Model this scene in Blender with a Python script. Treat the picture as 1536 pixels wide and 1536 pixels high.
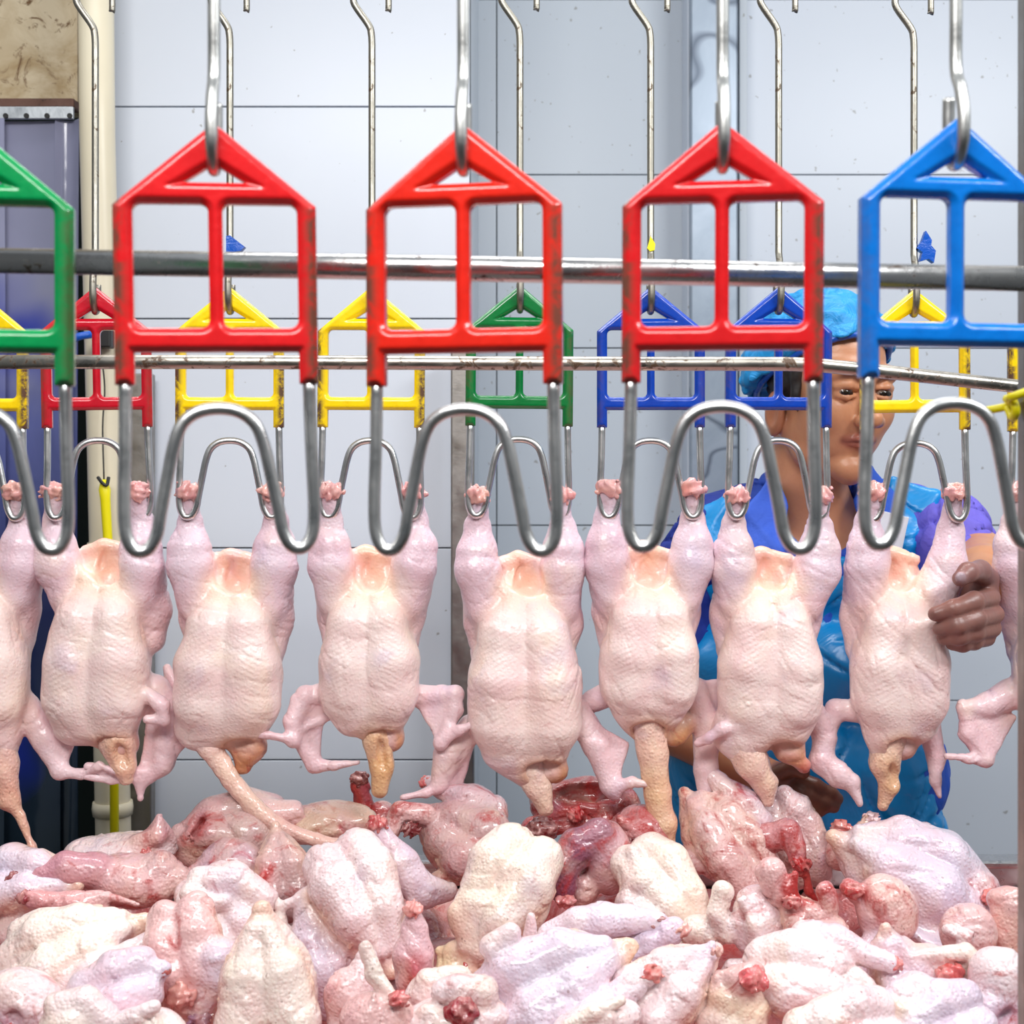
import bpy, math, random
import numpy as np
from mathutils import Vector

for o in list(bpy.data.objects):
    bpy.data.objects.remove(o, do_unlink=True)
SC = bpy.context.scene
COL = SC.collection

# ------------------------------------------------------------------ camera, light, exposure
F = 2103.0            # focal length in pixels of a 1536 px frame
ZC = 1.45             # camera height
HZ = 710.0            # image row of the horizon
cam = bpy.data.cameras.new('camera')
cam.sensor_width = 36.0
cam.lens = 36.0 * F / 1536.0
cam.shift_y = -(768.0 - HZ) / 1536.0
cam.clip_start = 0.02
cam.dof.use_dof = True
cam.dof.focus_distance = 1.82
cam.dof.aperture_fstop = 9.0
camo = bpy.data.objects.new('camera', cam)
camo.location = (0, 0, ZC)
camo.rotation_euler = (math.pi / 2, 0, 0)
COL.objects.link(camo)
SC.camera = camo

world = bpy.data.worlds.new('world')
SC.world = world
world.use_nodes = True
world.node_tree.nodes['Background'].inputs[0].default_value = (0.86, 0.93, 1.0, 1)
world.node_tree.nodes['Background'].inputs[1].default_value = 0.5

def area(name, loc, target, sx, sy, power, col=(1, 1, 1)):
    l = bpy.data.lights.new(name, 'AREA')
    l.shape = 'RECTANGLE'; l.size = sx; l.size_y = sy
    l.energy = power; l.color = col
    o = bpy.data.objects.new(name, l)
    o.location = loc
    d = Vector(target) - Vector(loc)
    o.rotation_euler = d.to_track_quat('-Z', 'Y').to_euler()
    COL.objects.link(o)
    return o
area('ceiling_lamp_front', (-0.35, -0.15, ZC + 1.35), (0.0, 1.75, ZC - 0.3), 1.3, 0.5, 46, (1.0, 0.98, 0.96))
lb = area('ceiling_lamp_back', (0.0, 2.08, ZC + 1.55), (0.0, 1.55, ZC - 0.5), 2.4, 0.22, 12.5, (1.0, 0.99, 0.98))
lb.data.spread = math.radians(100)      # spread narrowed to keep this lamp's light off the walls
area('fill_light_side', (1.7, 0.5, ZC + 1.45), (0.75, 3.25, ZC - 0.35), 1.2, 0.4, 42, (0.97, 0.99, 1.0))  # added fill light, brightens the lower part of the right wall

SC.view_settings.view_transform = 'Standard'
SC.view_settings.look = 'None'
SC.view_settings.gamma = 1.0
SC.view_settings.use_curve_mapping = False
SC.view_settings.exposure = 0.08

# ------------------------------------------------------------------ helpers
def lin(r, g, b):
    def f(c):
        c /= 255.0
        return c / 12.92 if c <= 0.04045 else ((c + 0.055) / 1.055) ** 2.4
    return (f(r), f(g), f(b))

def P(px, py, D):
    """photograph pixel at a depth -> world point"""
    return Vector(((px - 768.0) / F * D, D, ZC + (HZ - py) / F * D))

def tag(o, label, cat=None, group=None, kind=None):
    o['label'] = label
    if cat: o['category'] = cat
    if group: o['group'] = group
    if kind: o['kind'] = kind
    return o

def struct(o, label=None):
    o['kind'] = 'structure'
    if label: o['label'] = label
    return o

def link(name, me, mat=None, parent=None, loc=(0, 0, 0)):
    o = bpy.data.objects.new(name, me)
    if me is not None and mat is not None and len(me.materials) == 0:
        me.materials.append(mat)
    o.location = loc
    COL.objects.link(o)
    if parent is not None:
        o.parent = parent
    return o

def empty(name, loc):
    o = bpy.data.objects.new(name, None)
    o.empty_display_size = 0.05
    o.location = loc
    COL.objects.link(o)
    return o

def mesh_np(name, v, f, smooth=True):
    """vertices (N,3), quads (M,4)"""
    me = bpy.data.meshes.new(name)
    v = np.ascontiguousarray(v, dtype=np.float32); f = np.ascontiguousarray(f, dtype=np.int32)
    n = f.shape[1]
    me.vertices.add(len(v)); me.vertices.foreach_set('co', v.ravel())
    me.loops.add(f.size); me.loops.foreach_set('vertex_index', f.ravel())
    me.polygons.add(len(f))
    me.polygons.foreach_set('loop_start', np.arange(0, f.size, n, dtype=np.int32))
    me.polygons.foreach_set('use_smooth', np.full(len(f), smooth, dtype=bool))
    me.update(calc_edges=True)
    return me

def box_mesh(name, x0, x1, y0, y1, z0, z1, bev=0.0):
    import bmesh
    bm = bmesh.new()
    bmesh.ops.create_cube(bm, size=1.0)
    for q in bm.verts:
        q.co = Vector((x0 + (q.co.x + .5) * (x1 - x0), y0 + (q.co.y + .5) * (y1 - y0), z0 + (q.co.z + .5) * (z1 - z0)))
    if bev > 0:
        bmesh.ops.bevel(bm, geom=list(bm.edges), offset=bev, segments=2, affect='EDGES', profile=.5)
    me = bpy.data.meshes.new(name); bm.to_mesh(me); bm.free()
    return me

def catmull(pts, sub=8):
    pts = [Vector(p) for p in pts]
    if len(pts) < 3 or sub <= 1: return pts
    out = []
    Q = [pts[0] * 2 - pts[1]] + pts + [pts[-1] * 2 - pts[-2]]
    for i in range(1, len(Q) - 2):
        a, b, c, d = Q[i - 1], Q[i], Q[i + 1], Q[i + 2]
        for j in range(sub):
            t = j / sub
            out.append(.5 * ((2 * b) + (c - a) * t + (2 * a - 5 * b + 4 * c - d) * t * t + (3 * b - a - 3 * c + d) * t ** 3))
    out.append(pts[-1])
    return out

def tube_mesh(name, pts, r, n=12):
    """round bar along a path (parallel transport), capped; r may be a list"""
    pts = [Vector(p) for p in pts]
    rs = r if isinstance(r, (list, tuple)) else [r] * len(pts)
    v = []; f = []
    tan = []
    for i in range(len(pts)):
        a = pts[max(i - 1, 0)]; b = pts[min(i + 1, len(pts) - 1)]
        tan.append((b - a).normalized())
    up = Vector((0, 0, 1)) if abs(tan[0].z) < .9 else Vector((0, 1, 0))
    nx = tan[0].cross(up).normalized()
    for i, p in enumerate(pts):
        nx = (nx - tan[i] * nx.dot(tan[i])).normalized()
        ny = tan[i].cross(nx)
        for k in range(n):
            a = 2 * math.pi * k / n
            v.append(p + (nx * math.cos(a) + ny * math.sin(a)) * rs[i])
    for i in range(len(pts) - 1):
        for k in range(n):
            k2 = (k + 1) % n
            f.append((i * n + k, i * n + k2, (i + 1) * n + k2, (i + 1) * n + k))
    f.append(tuple(reversed(range(n)))); b = (len(pts) - 1) * n
    f.append(tuple(range(b, b + n)))
    me = bpy.data.meshes.new(name)
    me.from_pydata([tuple(q) for q in v], [], f)
    me.polygons.foreach_set('use_smooth', [len(q) == 4 for q in f])
    me.update()
    return me

# ---- signed-distance shapes meshed with surface nets
class Shape:
    def __init__(self, seed=0, wob=()):
        self.p = []
        self.wob = []
        self.creases = []
        rng = np.random.RandomState(seed)
        for amp, wl in wob:
            for _ in range(4):
                d = rng.normal(size=3); d /= np.linalg.norm(d)
                self.wob.append((amp / 2, d * 2 * math.pi / wl * rng.uniform(.75, 1.3), rng.uniform(0, 6.28)))
    def crease(self, seed, amp, wl, n=4):
        rng = np.random.RandomState(seed + 900)
        for _ in range(n):
            def dr(w):
                d = rng.normal(size=3); d /= np.linalg.norm(d)
                return (d * 2 * math.pi / w).astype(np.float32)
            self.creases.append((amp, dr(wl * rng.uniform(1.4, 2.4)), dr(wl * rng.uniform(1.2, 2.2)), dr(wl * rng.uniform(.7, 1.2)), rng.uniform(0, 6.28)))
    def chain(self, pts, k=10, col=(.8, .6, .6), al=0.0, op='add'):
        for a, b in zip(pts[:-1], pts[1:]):
            self.p.append(('c', np.array(a, float), np.array(b, float), k, col, al, op))
            k = max(k * .6, 6) if len(pts) > 2 else k
        return self
    def ell(self, c, r, ang=0, k=14, col=(.8, .6, .6), al=0.0, op='add', yaw=0, tilt=0, R=None):
        """ellipsoid; ang turns in the x-z plane (deg), yaw about z, tilt about x"""
        a, b, t = math.radians(ang), math.radians(yaw), math.radians(tilt)
        Ry = np.array([[math.cos(a), 0, math.sin(a)], [0, 1, 0], [-math.sin(a), 0, math.cos(a)]])
        Rz = np.array([[math.cos(b), -math.sin(b), 0], [math.sin(b), math.cos(b), 0], [0, 0, 1]])
        Rx = np.array([[1, 0, 0], [0, math.cos(t), -math.sin(t)], [0, math.sin(t), math.cos(t)]])
        self.p.append(('e', np.array(c, float), np.array(r, float), k, col, al, op, (Rz @ Ry @ Rx) if R is None else R))
        return self
    def tri(self, a, b, c, th, k=8, col=(.8, .6, .6), al=0.0):
        self.p.append(('t', np.array(a, float), np.array(b, float), k, col, al, 'add', np.array(c, float), th))
        return self
    def half(self, pt, n, k=3):
        """cut away everything on the side the normal points to"""
        n = np.array(n, float); n /= np.linalg.norm(n)
        self.p.append(('h', np.array(pt, float), n, k, None, 0, 'cut'))
        return self
    def _d(self, q, X):
        f4 = np.float32
        if q[0] == 'c':
            a, b = q[1].astype(f4), q[2].astype(f4)
            ba = b[:3] - a[:3]; L = max(float(ba @ ba), 1e-9)
            pa = X - a[:3]
            t = np.clip(pa @ ba / f4(L), 0, 1)
            e = pa - t[:, None] * ba
            return np.sqrt(np.einsum('ij,ij->i', e, e)) - (a[3] + (b[3] - a[3]) * t)
        if q[0] == 'e':
            Y = (X - q[1].astype(f4)) @ q[7].astype(f4)
            Y = Y / q[2].astype(f4); k0 = np.sqrt(np.einsum('ij,ij->i', Y, Y))
            Y = Y / q[2].astype(f4); k1 = np.sqrt(np.einsum('ij,ij->i', Y, Y))
            return np.where(k1 > 1e-9, k0 * (k0 - 1) / np.maximum(k1, 1e-9), -q[2].min())
        if q[0] == 't':
            a, b, c = q[1], q[2], q[7]
            ba, pa = b - a, X - a; cb, pb = c - b, X - b; ac, pc = a - c, X - c
            n = np.cross(ba, ac)
            ins = (np.sign(pa @ np.cross(ba, n)) + np.sign(pb @ np.cross(cb, n)) + np.sign(pc @ np.cross(ac, n))) < 2.0
            def e(v, p):
                t = np.clip(p @ v / (v @ v), 0, 1)
                w = v * t[:, None] - p
                return (w * w).sum(1)
            de = np.minimum(np.minimum(e(ba, pa), e(cb, pb)), e(ac, pc))
            dp = (pa @ n) ** 2 / max(float(n @ n), 1e-9)
            return np.sqrt(np.where(ins, de, dp)) - q[8]
        if q[0] == 'h':
            return (X - q[1]) @ q[2]
    def eval(self, X):
        X = X.astype(np.float32)
        d = np.full(len(X), 1e4, np.float32)
        for q in self.p:
            di = self._d(q, X); k = max(q[3], 1e-6)
            if q[6] == 'add':
                h = np.clip(.5 + .5 * (d - di) / k, 0, 1)
                d = d * (1 - h) + di * h - k * h * (1 - h)
            else:
                if q[6] == 'sub': di = -di
                h = np.clip(.5 - .5 * (d - di) / k, 0, 1)
                d = d * (1 - h) + di * h + k * h * (1 - h)
        if self.wob:
            w = np.zeros(len(X))
            for amp, fr, ph in self.wob:
                w += amp * np.sin(X @ fr.astype(np.float32) + ph)
            d = d + w
        for amp, f1, f2, f3, ph in self.creases:
            s1 = np.sin(X @ f1 + ph + 1.3 * np.sin(X @ f3 + ph))
            m = np.clip(np.sin(X @ f2 + ph * 2.3) * 1.6 - .1, 0, 1)
            d = d + amp * m * np.exp(-(s1 / .16) ** 2)
        return d
    def colour(self, X, soft):
        acc = np.zeros((len(X), 4)); ws = np.zeros(len(X)) + 1e-9
        for q in self.p:
            if q[6] == 'cut': continue
            di = self._d(q, X)
            if q[6] == 'sub':
                w = np.exp(-np.abs(di) / soft) * 3 if q[4] is not None else None
            else:
                w = np.exp(-np.maximum(di, 0) / soft)
                if q[0] == 'c': w = w * np.clip(12.0 / max(q[1][3], q[2][3]), 1, 4) ** 2
            if w is None: continue
            acc += w[:, None] * np.array([q[4][0], q[4][1], q[4][2], q[5]]); ws += w
        return acc / ws[:, None]
    def bounds(self):
        lo = np.full(3, 1e9); hi = -lo
        for q in self.p:
            if q[6] != 'add': continue
            if q[0] == 'c': pts = [(q[1][:3], q[1][3]), (q[2][:3], q[2][3])]
            elif q[0] == 'e':
                ext = np.sqrt(((q[7] * q[2]) ** 2).sum(1))
                lo = np.minimum(lo, q[1] - ext); hi = np.maximum(hi, q[1] + ext); continue
            else: pts = [(q[1], q[8]), (q[2], q[8]), (q[7], q[8])]
            for c, r in pts:
                lo = np.minimum(lo, c - r); hi = np.maximum(hi, c + r)
        m = sum(w[0] for w in self.wob)
        return lo - m, hi + m
    def mesh(self, name, vox, scale, origin, soft=8.0, colour=True, extra=None):
        """origin: shape-space point that becomes the object's origin"""
        B = 4
        lo, hi = self.bounds(); lo = lo - 3 * vox; hi = hi + 3 * vox
        nb = np.ceil((hi - lo) / (vox * B)).astype(int)
        cc = np.stack(np.meshgrid(*[np.arange(n) for n in nb], indexing='ij'), -1).reshape(-1, 3)
        cen = lo + (cc + .5) * vox * B
        dc = self.eval(cen)
        act = np.abs(dc) < vox * B * 1.15 + sum(w[0] for w in self.wob)
        N = nb * B
        V = np.repeat(np.repeat(np.repeat(np.where(dc < 0, -1e3, 1e3).reshape(nb), B, 0), B, 1), B, 2).astype(np.float32)
        loc = np.stack(np.meshgrid(*[np.arange(B)] * 3, indexing='ij'), -1).reshape(-1, 3)
        idx = (cc[act][:, None, :] * B + loc[None]).reshape(-1, 3)
        V[idx[:, 0], idx[:, 1], idx[:, 2]] = self.eval(lo + idx * vox)
        # surface nets
        S = V < 0
        nx, ny, nz = N
        cnt = np.zeros((nx - 1, ny - 1, nz - 1), np.int8)
        for i in (0, 1):
            for j in (0, 1):
                for k in (0, 1):
                    cnt += S[i:nx - 1 + i, j:ny - 1 + j, k:nz - 1 + k]
        ac = np.argwhere((cnt > 0) & (cnt < 8))
        vid = np.full(cnt.shape, -1, np.int64); vid[ac[:, 0], ac[:, 1], ac[:, 2]] = np.arange(len(ac))
        pos = np.zeros((len(ac), 3)); num = np.zeros(len(ac))
        corners = [(i, j, k) for i in (0, 1) for j in (0, 1) for k in (0, 1)]
        for a in corners:
            for b in corners:
                if sum(abs(a[q] - b[q]) for q in range(3)) == 1 and a < b:
                    va = V[ac[:, 0] + a[0], ac[:, 1] + a[1], ac[:, 2] + a[2]].astype(float)
                    vb = V[ac[:, 0] + b[0], ac[:, 1] + b[1], ac[:, 2] + b[2]].astype(float)
                    m = (va < 0) != (vb < 0)
                    t = np.where(m, va / np.where(m, va - vb, 1), 0)
                    pos += m[:, None] * (np.array(a) + t[:, None] * (np.array(b) - np.array(a)))
                    num += m
        pos = lo + (ac + pos / np.maximum(num, 1)[:, None]) * vox
        faces = []
        for ax in range(3):
            o1, o2 = (ax + 1) % 3, (ax + 2) % 3
            sl = [slice(None)] * 3; sl2 = [slice(None)] * 3
            sl[ax] = slice(0, -1); sl2[ax] = slice(1, None)
            s0, s1 = S[tuple(sl)], S[tuple(sl2)]
            e = np.argwhere(s0 != s1)
            e = e[(e[:, o1] > 0) & (e[:, o2] > 0) & (e[:, o1] < N[o1] - 1) & (e[:, o2] < N[o2] - 1)]
            inside = s0[e[:, 0], e[:, 1], e[:, 2]]
            def g(d1, d2):
                q = e.copy(); q[:, o1] += d1; q[:, o2] += d2
                return vid[q[:, 0], q[:, 1], q[:, 2]]
            quad = np.stack([g(-1, -1), g(0, -1), g(0, 0), g(-1, 0)], 1)
            quad[~inside] = quad[~inside][:, ::-1]
            faces.append(quad)
        faces = np.concatenate(faces)
        faces = faces[(faces >= 0).all(1)]
        # one Newton step towards the surface
        h = vox * .35
        for _ in range(1):
            d0 = self.eval(pos)
            gr = np.stack([self.eval(pos + np.eye(3)[i] * h) - d0 for i in range(3)], 1) / h
            g2 = np.maximum((gr * gr).sum(1), .2)
            pos = pos - np.clip(d0 / g2, -vox, vox)[:, None] * gr * .8
        me = mesh_np(name, (pos - np.array(origin)) * scale, faces)
        if colour:
            c = self.colour(pos, soft)
            at = me.attributes.new('Col', 'FLOAT_COLOR', 'POINT')
            at.data.foreach_set('color', np.ascontiguousarray(c, dtype=np.float32).ravel())
        if extra is not None:
            for nm, arr in extra(pos).items():
                at = me.attributes.new(nm, 'FLOAT', 'POINT')
                at.data.foreach_set('value', np.ascontiguousarray(arr, dtype=np.float32))
        return me

# ------------------------------------------------------------------ materials
def new_mat(name):
    m = bpy.data.materials.new(name); m.use_nodes = True
    nt = m.node_tree
    return m, nt, nt.nodes['Principled BSDF']

def N(nt, t, **kw):
    n = nt.nodes.new(t)
    for k, v in kw.items():
        if k.startswith('i_'):
            key = k[2:].replace('_', ' ')
            n.inputs[key].default_value = v
        else: setattr(n, k, v)
    return n

def ramp(nt, fac, stops):
    r = nt.nodes.new('ShaderNodeValToRGB')
    while len(r.color_ramp.elements) < len(stops): r.color_ramp.elements.new(.5)
    for e, (p, c) in zip(r.color_ramp.elements, stops):
        e.position = p; e.color = (c[0], c[1], c[2], 1) if not isinstance(c, float) else (c, c, c, 1)
    nt.links.new(fac, r.inputs[0])
    return r.outputs[0]

def mixc(nt, fac, a, b, mode='MIX'):
    m = nt.nodes.new('ShaderNodeMix'); m.data_type = 'RGBA'; m.blend_type = mode
    for sock, v in ((m.inputs[0], fac), (m.inputs[6], a), (m.inputs[7], b)):
        if hasattr(v, 'default_value'): nt.links.new(v, sock)
        elif isinstance(v, (int, float)): sock.default_value = v
        else: sock.default_value = (v[0], v[1], v[2], 1)
    return m.outputs[2]

def math_n(nt, op, a, b=None):
    m = nt.nodes.new('ShaderNodeMath'); m.operation = op
    for s, v in ((m.inputs[0], a), (m.inputs[1], b)):
        if v is None: continue
        if hasattr(v, 'default_value'): nt.links.new(v, s)
        else: s.default_value = v
    return m.outputs[0]

def noise(nt, scale, detail=3, rough=.55, dist=0.0, vec=None):
    n = N(nt, 'ShaderNodeTexNoise', i_Scale=scale, i_Detail=detail, i_Roughness=rough, i_Distortion=dist)
    if vec is None:
        tc = nt.nodes.new('ShaderNodeTexCoord'); vec = tc.outputs['Object']
    nt.links.new(vec, n.inputs['Vector'])
    return n.outputs[0]

def skin_mat(name, wet, tract):
    m, nt, b = new_mat(name)
    at = N(nt, 'ShaderNodeAttribute', attribute_name='Col')
    tc = nt.nodes.new('ShaderNodeTexCoord'); oi = nt.nodes.new('ShaderNodeObjectInfo')
    add = nt.nodes.new('ShaderNodeVectorMath'); add.operation = 'ADD'
    nt.links.new(tc.outputs['Object'], add.inputs[0])
    sc = nt.nodes.new('ShaderNodeVectorMath'); sc.operation = 'SCALE'; sc.inputs[3].default_value = 7.0
    cmb = nt.nodes.new('ShaderNodeCombineXYZ')
    for i in range(3): nt.links.new(oi.outputs['Random'], cmb.inputs[i])
    nt.links.new(cmb.outputs[0], sc.inputs[0]); nt.links.new(sc.outputs[0], add.inputs[1])
    vec = add.outputs[0]
    c = at.outputs['Color']
    pinkf = ramp(nt, noise(nt, 13, 4, .6, .5, vec), [(.42, 0.0), (.68, 1.0)])
    c = mixc(nt, math_n(nt, 'MULTIPLY', pinkf, .34), c, lin(222, 158, 165), 'MIX')
    yel = ramp(nt, noise(nt, 9, 3, .5, 1.0, vec), [(.52, 0.0), (.72, 1.0)])
    c = mixc(nt, math_n(nt, 'MULTIPLY', yel, .38), c, lin(246, 222, 192))
    # fresh-blood smears where the alpha of the colour attribute asks for them
    bn = noise(nt, 22, 5, .65, 1.6, vec)
    thr = math_n(nt, 'SUBTRACT', math_n(nt, 'ADD', bn, math_n(nt, 'MULTIPLY', at.outputs['Alpha'], .38)), .66)
    bl = ramp(nt, math_n(nt, 'MULTIPLY', thr, 6.0), [(0.0, 0.0), (1.0, 1.0)])
    c = mixc(nt, math_n(nt, 'MULTIPLY', bl, .85), c, lin(176, 38, 34))
    # veins of purple under thin skin
    pv = ramp(nt, noise(nt, 17, 2, .5, .3, vec), [(.58, 0.0), (.74, 1.0)])
    c = mixc(nt, math_n(nt, 'MULTIPLY', pv, .3), c, lin(190, 172, 205))
    if wet:
        sp = ramp(nt, noise(nt, 190, 1, .4, 0, vec), [(.755, 0.0), (.785, 1.0)])
        c = mixc(nt, math_n(nt, 'MULTIPLY', sp, .5), c, lin(120, 60, 55))
    nt.links.new(c, b.inputs['Base Color'])
    b.inputs['Subsurface Weight'].default_value = .12
    b.inputs['Subsurface Radius'].default_value = (1.0, .35, .25)
    b.inputs['Subsurface Scale'].default_value = .008
    b.inputs['Roughness'].default_value = .34 if wet else .4
    b.inputs['Specular IOR Level'].default_value = .5
    b.inputs['Coat Weight'].default_value = .7 if wet else .3
    b.inputs['Coat Roughness'].default_value = .09
    # goose bumps, fine folds and the feather-tract ridges
    vo = N(nt, 'ShaderNodeTexVoronoi', i_Scale=215.0); nt.links.new(vec, vo.inputs['Vector'])
    BUMPV = .85 if wet else .6
    hgt = math_n(nt, 'MULTIPLY', ramp(nt, vo.outputs['Distance'], [(0.0, 1.0), (.6, 0.0)]), BUMPV)
    hgt = math_n(nt, 'ADD', hgt, math_n(nt, 'MULTIPLY', noise(nt, 75, 5, .68, 1.4, vec), 1.0))
    hgt = math_n(nt, 'ADD', hgt, math_n(nt, 'MULTIPLY', noise(nt, 24, 2, .5, 1.5, vec), 1.0))
    if tract:
        ph = N(nt, 'ShaderNodeAttribute', attribute_name='ridge'); mk = N(nt, 'ShaderNodeAttribute', attribute_name='tract')
        pn = math_n(nt, 'ADD', ph.outputs['Fac'], math_n(nt, 'MULTIPLY', noise(nt, 40, 2, .5, 0, vec), 6.0))
        s = math_n(nt, 'SINE', pn)
        s = math_n(nt, 'MULTIPLY', math_n(nt, 'MULTIPLY', s, mk.outputs['Fac']), .20)
        hgt = math_n(nt, 'ADD', hgt, s)
    bp = N(nt, 'ShaderNodeBump', i_Strength=.6 if wet else .45, i_Distance=.0016)
    nt.links.new(hgt, bp.inputs['Height']); nt.links.new(bp.outputs[0], b.inputs['Normal'])
    return m
M_HANG = skin_mat('hung_chicken_skin', False, True)
M_PILE = skin_mat('wet_chicken_skin', True, False)

def flesh_mat():
    m, nt, b = new_mat('raw_flesh')
    at = N(nt, 'ShaderNodeAttribute', attribute_name='Col')
    nz = noise(nt, 60, 4, .65, 1.0)
    c = mixc(nt, math_n(nt, 'MULTIPLY', ramp(nt, nz, [(.40, 0.0), (.66, 1.0)]), .55), at.outputs['Color'], lin(238, 190, 182))
    nt.links.new(c, b.inputs['Base Color'])
    b.inputs['Roughness'].default_value = .25; b.inputs['Coat Weight'].default_value = .5
    b.inputs['Subsurface Weight'].default_value = .1; b.inputs['Subsurface Scale'].default_value = .006
    bp = N(nt, 'ShaderNodeBump', i_Strength=.6, i_Distance=.002)
    nt.links.new(noise(nt, 90, 3, .6, .6), bp.inputs['Height']); nt.links.new(bp.outputs[0], b.inputs['Normal'])
    return m
M_FLESH = flesh_mat()

def plastic(name, col, dark, wear):
    """dipped plastic frame with scuffed, dirty outer edges"""
    m, nt, b = new_mat(name)
    n1 = noise(nt, 45, 5, .7, .8)
    c = mixc(nt, math_n(nt, 'MULTIPLY', ramp(nt, n1, [(.45, 0.0), (.75, 1.0)]), .35), col, dark)
    g = N(nt, 'ShaderNodeTexCoord'); sx = nt.nodes.new('ShaderNodeSeparateXYZ')
    nt.links.new(g.outputs['Object'], sx.inputs[0])
    edge = ramp(nt, math_n(nt, 'ABSOLUTE', sx.outputs[0]), [(.060, 0.0), (.0665, 1.0)])
    low = ramp(nt, sx.outputs[2], [(0.0, 1.0), (.02, 1.0)])
    wn = ramp(nt, noise(nt, 28, 5, .75, 1.2), [(.38, 0.0), (.56, 1.0)])
    w = math_n(nt, 'MULTIPLY', math_n(nt, 'MULTIPLY', edge, wn), wear)
    c = mixc(nt, w, c, lin(92, 66, 52))
    nt.links.new(c, b.inputs['Base Color'])
    b.inputs['Roughness'].default_value = .24; b.inputs['Coat Weight'].default_value = .35; b.inputs['Coat Roughness'].default_value = .08
    bp = N(nt, 'ShaderNodeBump', i_Strength=.35, i_Distance=.002)
    nt.links.new(noise(nt, 70, 3, .5, .4), bp.inputs['Height']); nt.links.new(bp.outputs[0], b.inputs['Normal'])
    return m
M_RED = plastic('red_plastic', lin(214, 26, 30), lin(165, 16, 20), .95)
M_ORED = plastic('orange_red_plastic', lin(226, 38, 22), lin(180, 22, 16), .9)
M_CRIM = plastic('crimson_plastic', lin(196, 16, 38), lin(140, 10, 24), .45)
M_YEL = plastic('yellow_plastic', lin(252, 214, 10), lin(190, 150, 12), 1.0)
M_GRN = plastic('green_plastic', lin(0, 138, 72), lin(0, 92, 50), .5)
M_DGRN = plastic('dark_green_plastic', lin(0, 112, 50), lin(0, 76, 38), .5)
M_BLU = plastic('blue_plastic', lin(0, 112, 204), lin(0, 70, 150), .25)
M_DBLU = plastic('dark_blue_plastic', lin(8, 62, 168), lin(6, 36, 112), .3)

def metal(name, col, rough, spots=0.0, spotcol=(.06, .04, .03), metallic=1.0, sscale=60, streak=False):
    m, nt, b = new_mat(name)
    n1 = noise(nt, 30, 4, .6, .4)
    c = mixc(nt, math_n(nt, 'MULTIPLY', n1, .5), col, tuple(x * .6 for x in col))
    if spots > 0:
        f = ramp(nt, noise(nt, sscale, 4, .7, .8), [(.70 - .16 * spots, 0.0), (.74 - .12 * spots, 1.0)])
        c = mixc(nt, f, c, spotcol)
        mm = math_n(nt, 'SUBTRACT', metallic, math_n(nt, 'MULTIPLY', f, metallic * .8))
        nt.links.new(mm, b.inputs['Metallic'])
    else:
        b.inputs['Metallic'].default_value = metallic
    nt.links.new(c, b.inputs['Base Color'])
    nt.links.new(ramp(nt, noise(nt, 25, 3, .6), [(.3, rough * .7), (.7, rough * 1.35)]), b.inputs['Roughness'])
    bp = N(nt, 'ShaderNodeBump', i_Strength=.25, i_Distance=.001)
    nt.links.new(noise(nt, 120, 3, .6), bp.inputs['Height']); nt.links.new(bp.outputs[0], b.inputs['Normal'])
    return m
M_WIRE = metal('stainless_wire', (.74, .74, .73), .32)
M_ROD = metal('dull_steel_rod', (.60, .60, .58), .38, .35, (.10, .07, .05))
M_OLDROD = metal('weathered_steel_rod', (.36, .34, .29), .42, .8, (.09, .055, .03))
M_BAR = metal('stained_steel_bar', (.62, .61, .60), .26, .55, (.08, .05, .035))
M_RAIL = metal('rusty_rail', (.52, .48, .42), .34, .95, (.11, .065, .04))
M_POST = metal('brushed_post_steel', (.34, .32, .30), .42, .1, (.12, .1, .09))
M_TRAY = metal('tray_steel', (.45, .45, .46), .3, .1)
M_RUST = metal('rusted_iron', (.16, .08, .06), .6, .8, (.05, .025, .02), .4)

def simple(name, col, rough=.5, var=.2, scale=20, bump=.0, bscale=60, spec=.5, metallic=0):
    m, nt, b = new_mat(name)
    c = mixc(nt, math_n(nt, 'MULTIPLY', noise(nt, scale, 4, .6, .5), var * 2), col, tuple(x * .55 for x in col))
    nt.links.new(c, b.inputs['Base Color'])
    b.inputs['Roughness'].default_value = rough
    b.inputs['Specular IOR Level'].default_value = spec
    b.inputs['Metallic'].default_value = metallic
    if bump:
        bp = N(nt, 'ShaderNodeBump', i_Strength=bump, i_Distance=.004)
        nt.links.new(noise(nt, bscale, 4, .6, .8), bp.inputs['Height']); nt.links.new(bp.outputs[0], b.inputs['Normal'])
    return m

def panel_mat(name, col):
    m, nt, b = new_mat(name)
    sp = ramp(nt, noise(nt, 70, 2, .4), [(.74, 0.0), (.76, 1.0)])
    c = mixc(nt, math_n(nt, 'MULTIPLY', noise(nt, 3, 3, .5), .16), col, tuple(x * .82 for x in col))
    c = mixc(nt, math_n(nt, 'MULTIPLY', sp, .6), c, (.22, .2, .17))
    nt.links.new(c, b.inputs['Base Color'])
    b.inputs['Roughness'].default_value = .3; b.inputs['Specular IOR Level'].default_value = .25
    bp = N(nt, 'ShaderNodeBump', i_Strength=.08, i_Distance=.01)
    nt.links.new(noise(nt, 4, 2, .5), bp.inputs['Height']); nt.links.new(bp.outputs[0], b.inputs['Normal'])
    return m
M_PANEL = panel_mat('white_wall_panel', lin(214, 220, 230))
M_PANEL_SHADE = panel_mat('shaded_white_wall_panel', lin(198, 205, 213))  # white panel with the shade of the recess put into its colour
M_JOINT = simple('panel_joint', lin(120, 126, 132), .7)
M_BEIGE = None
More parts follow.
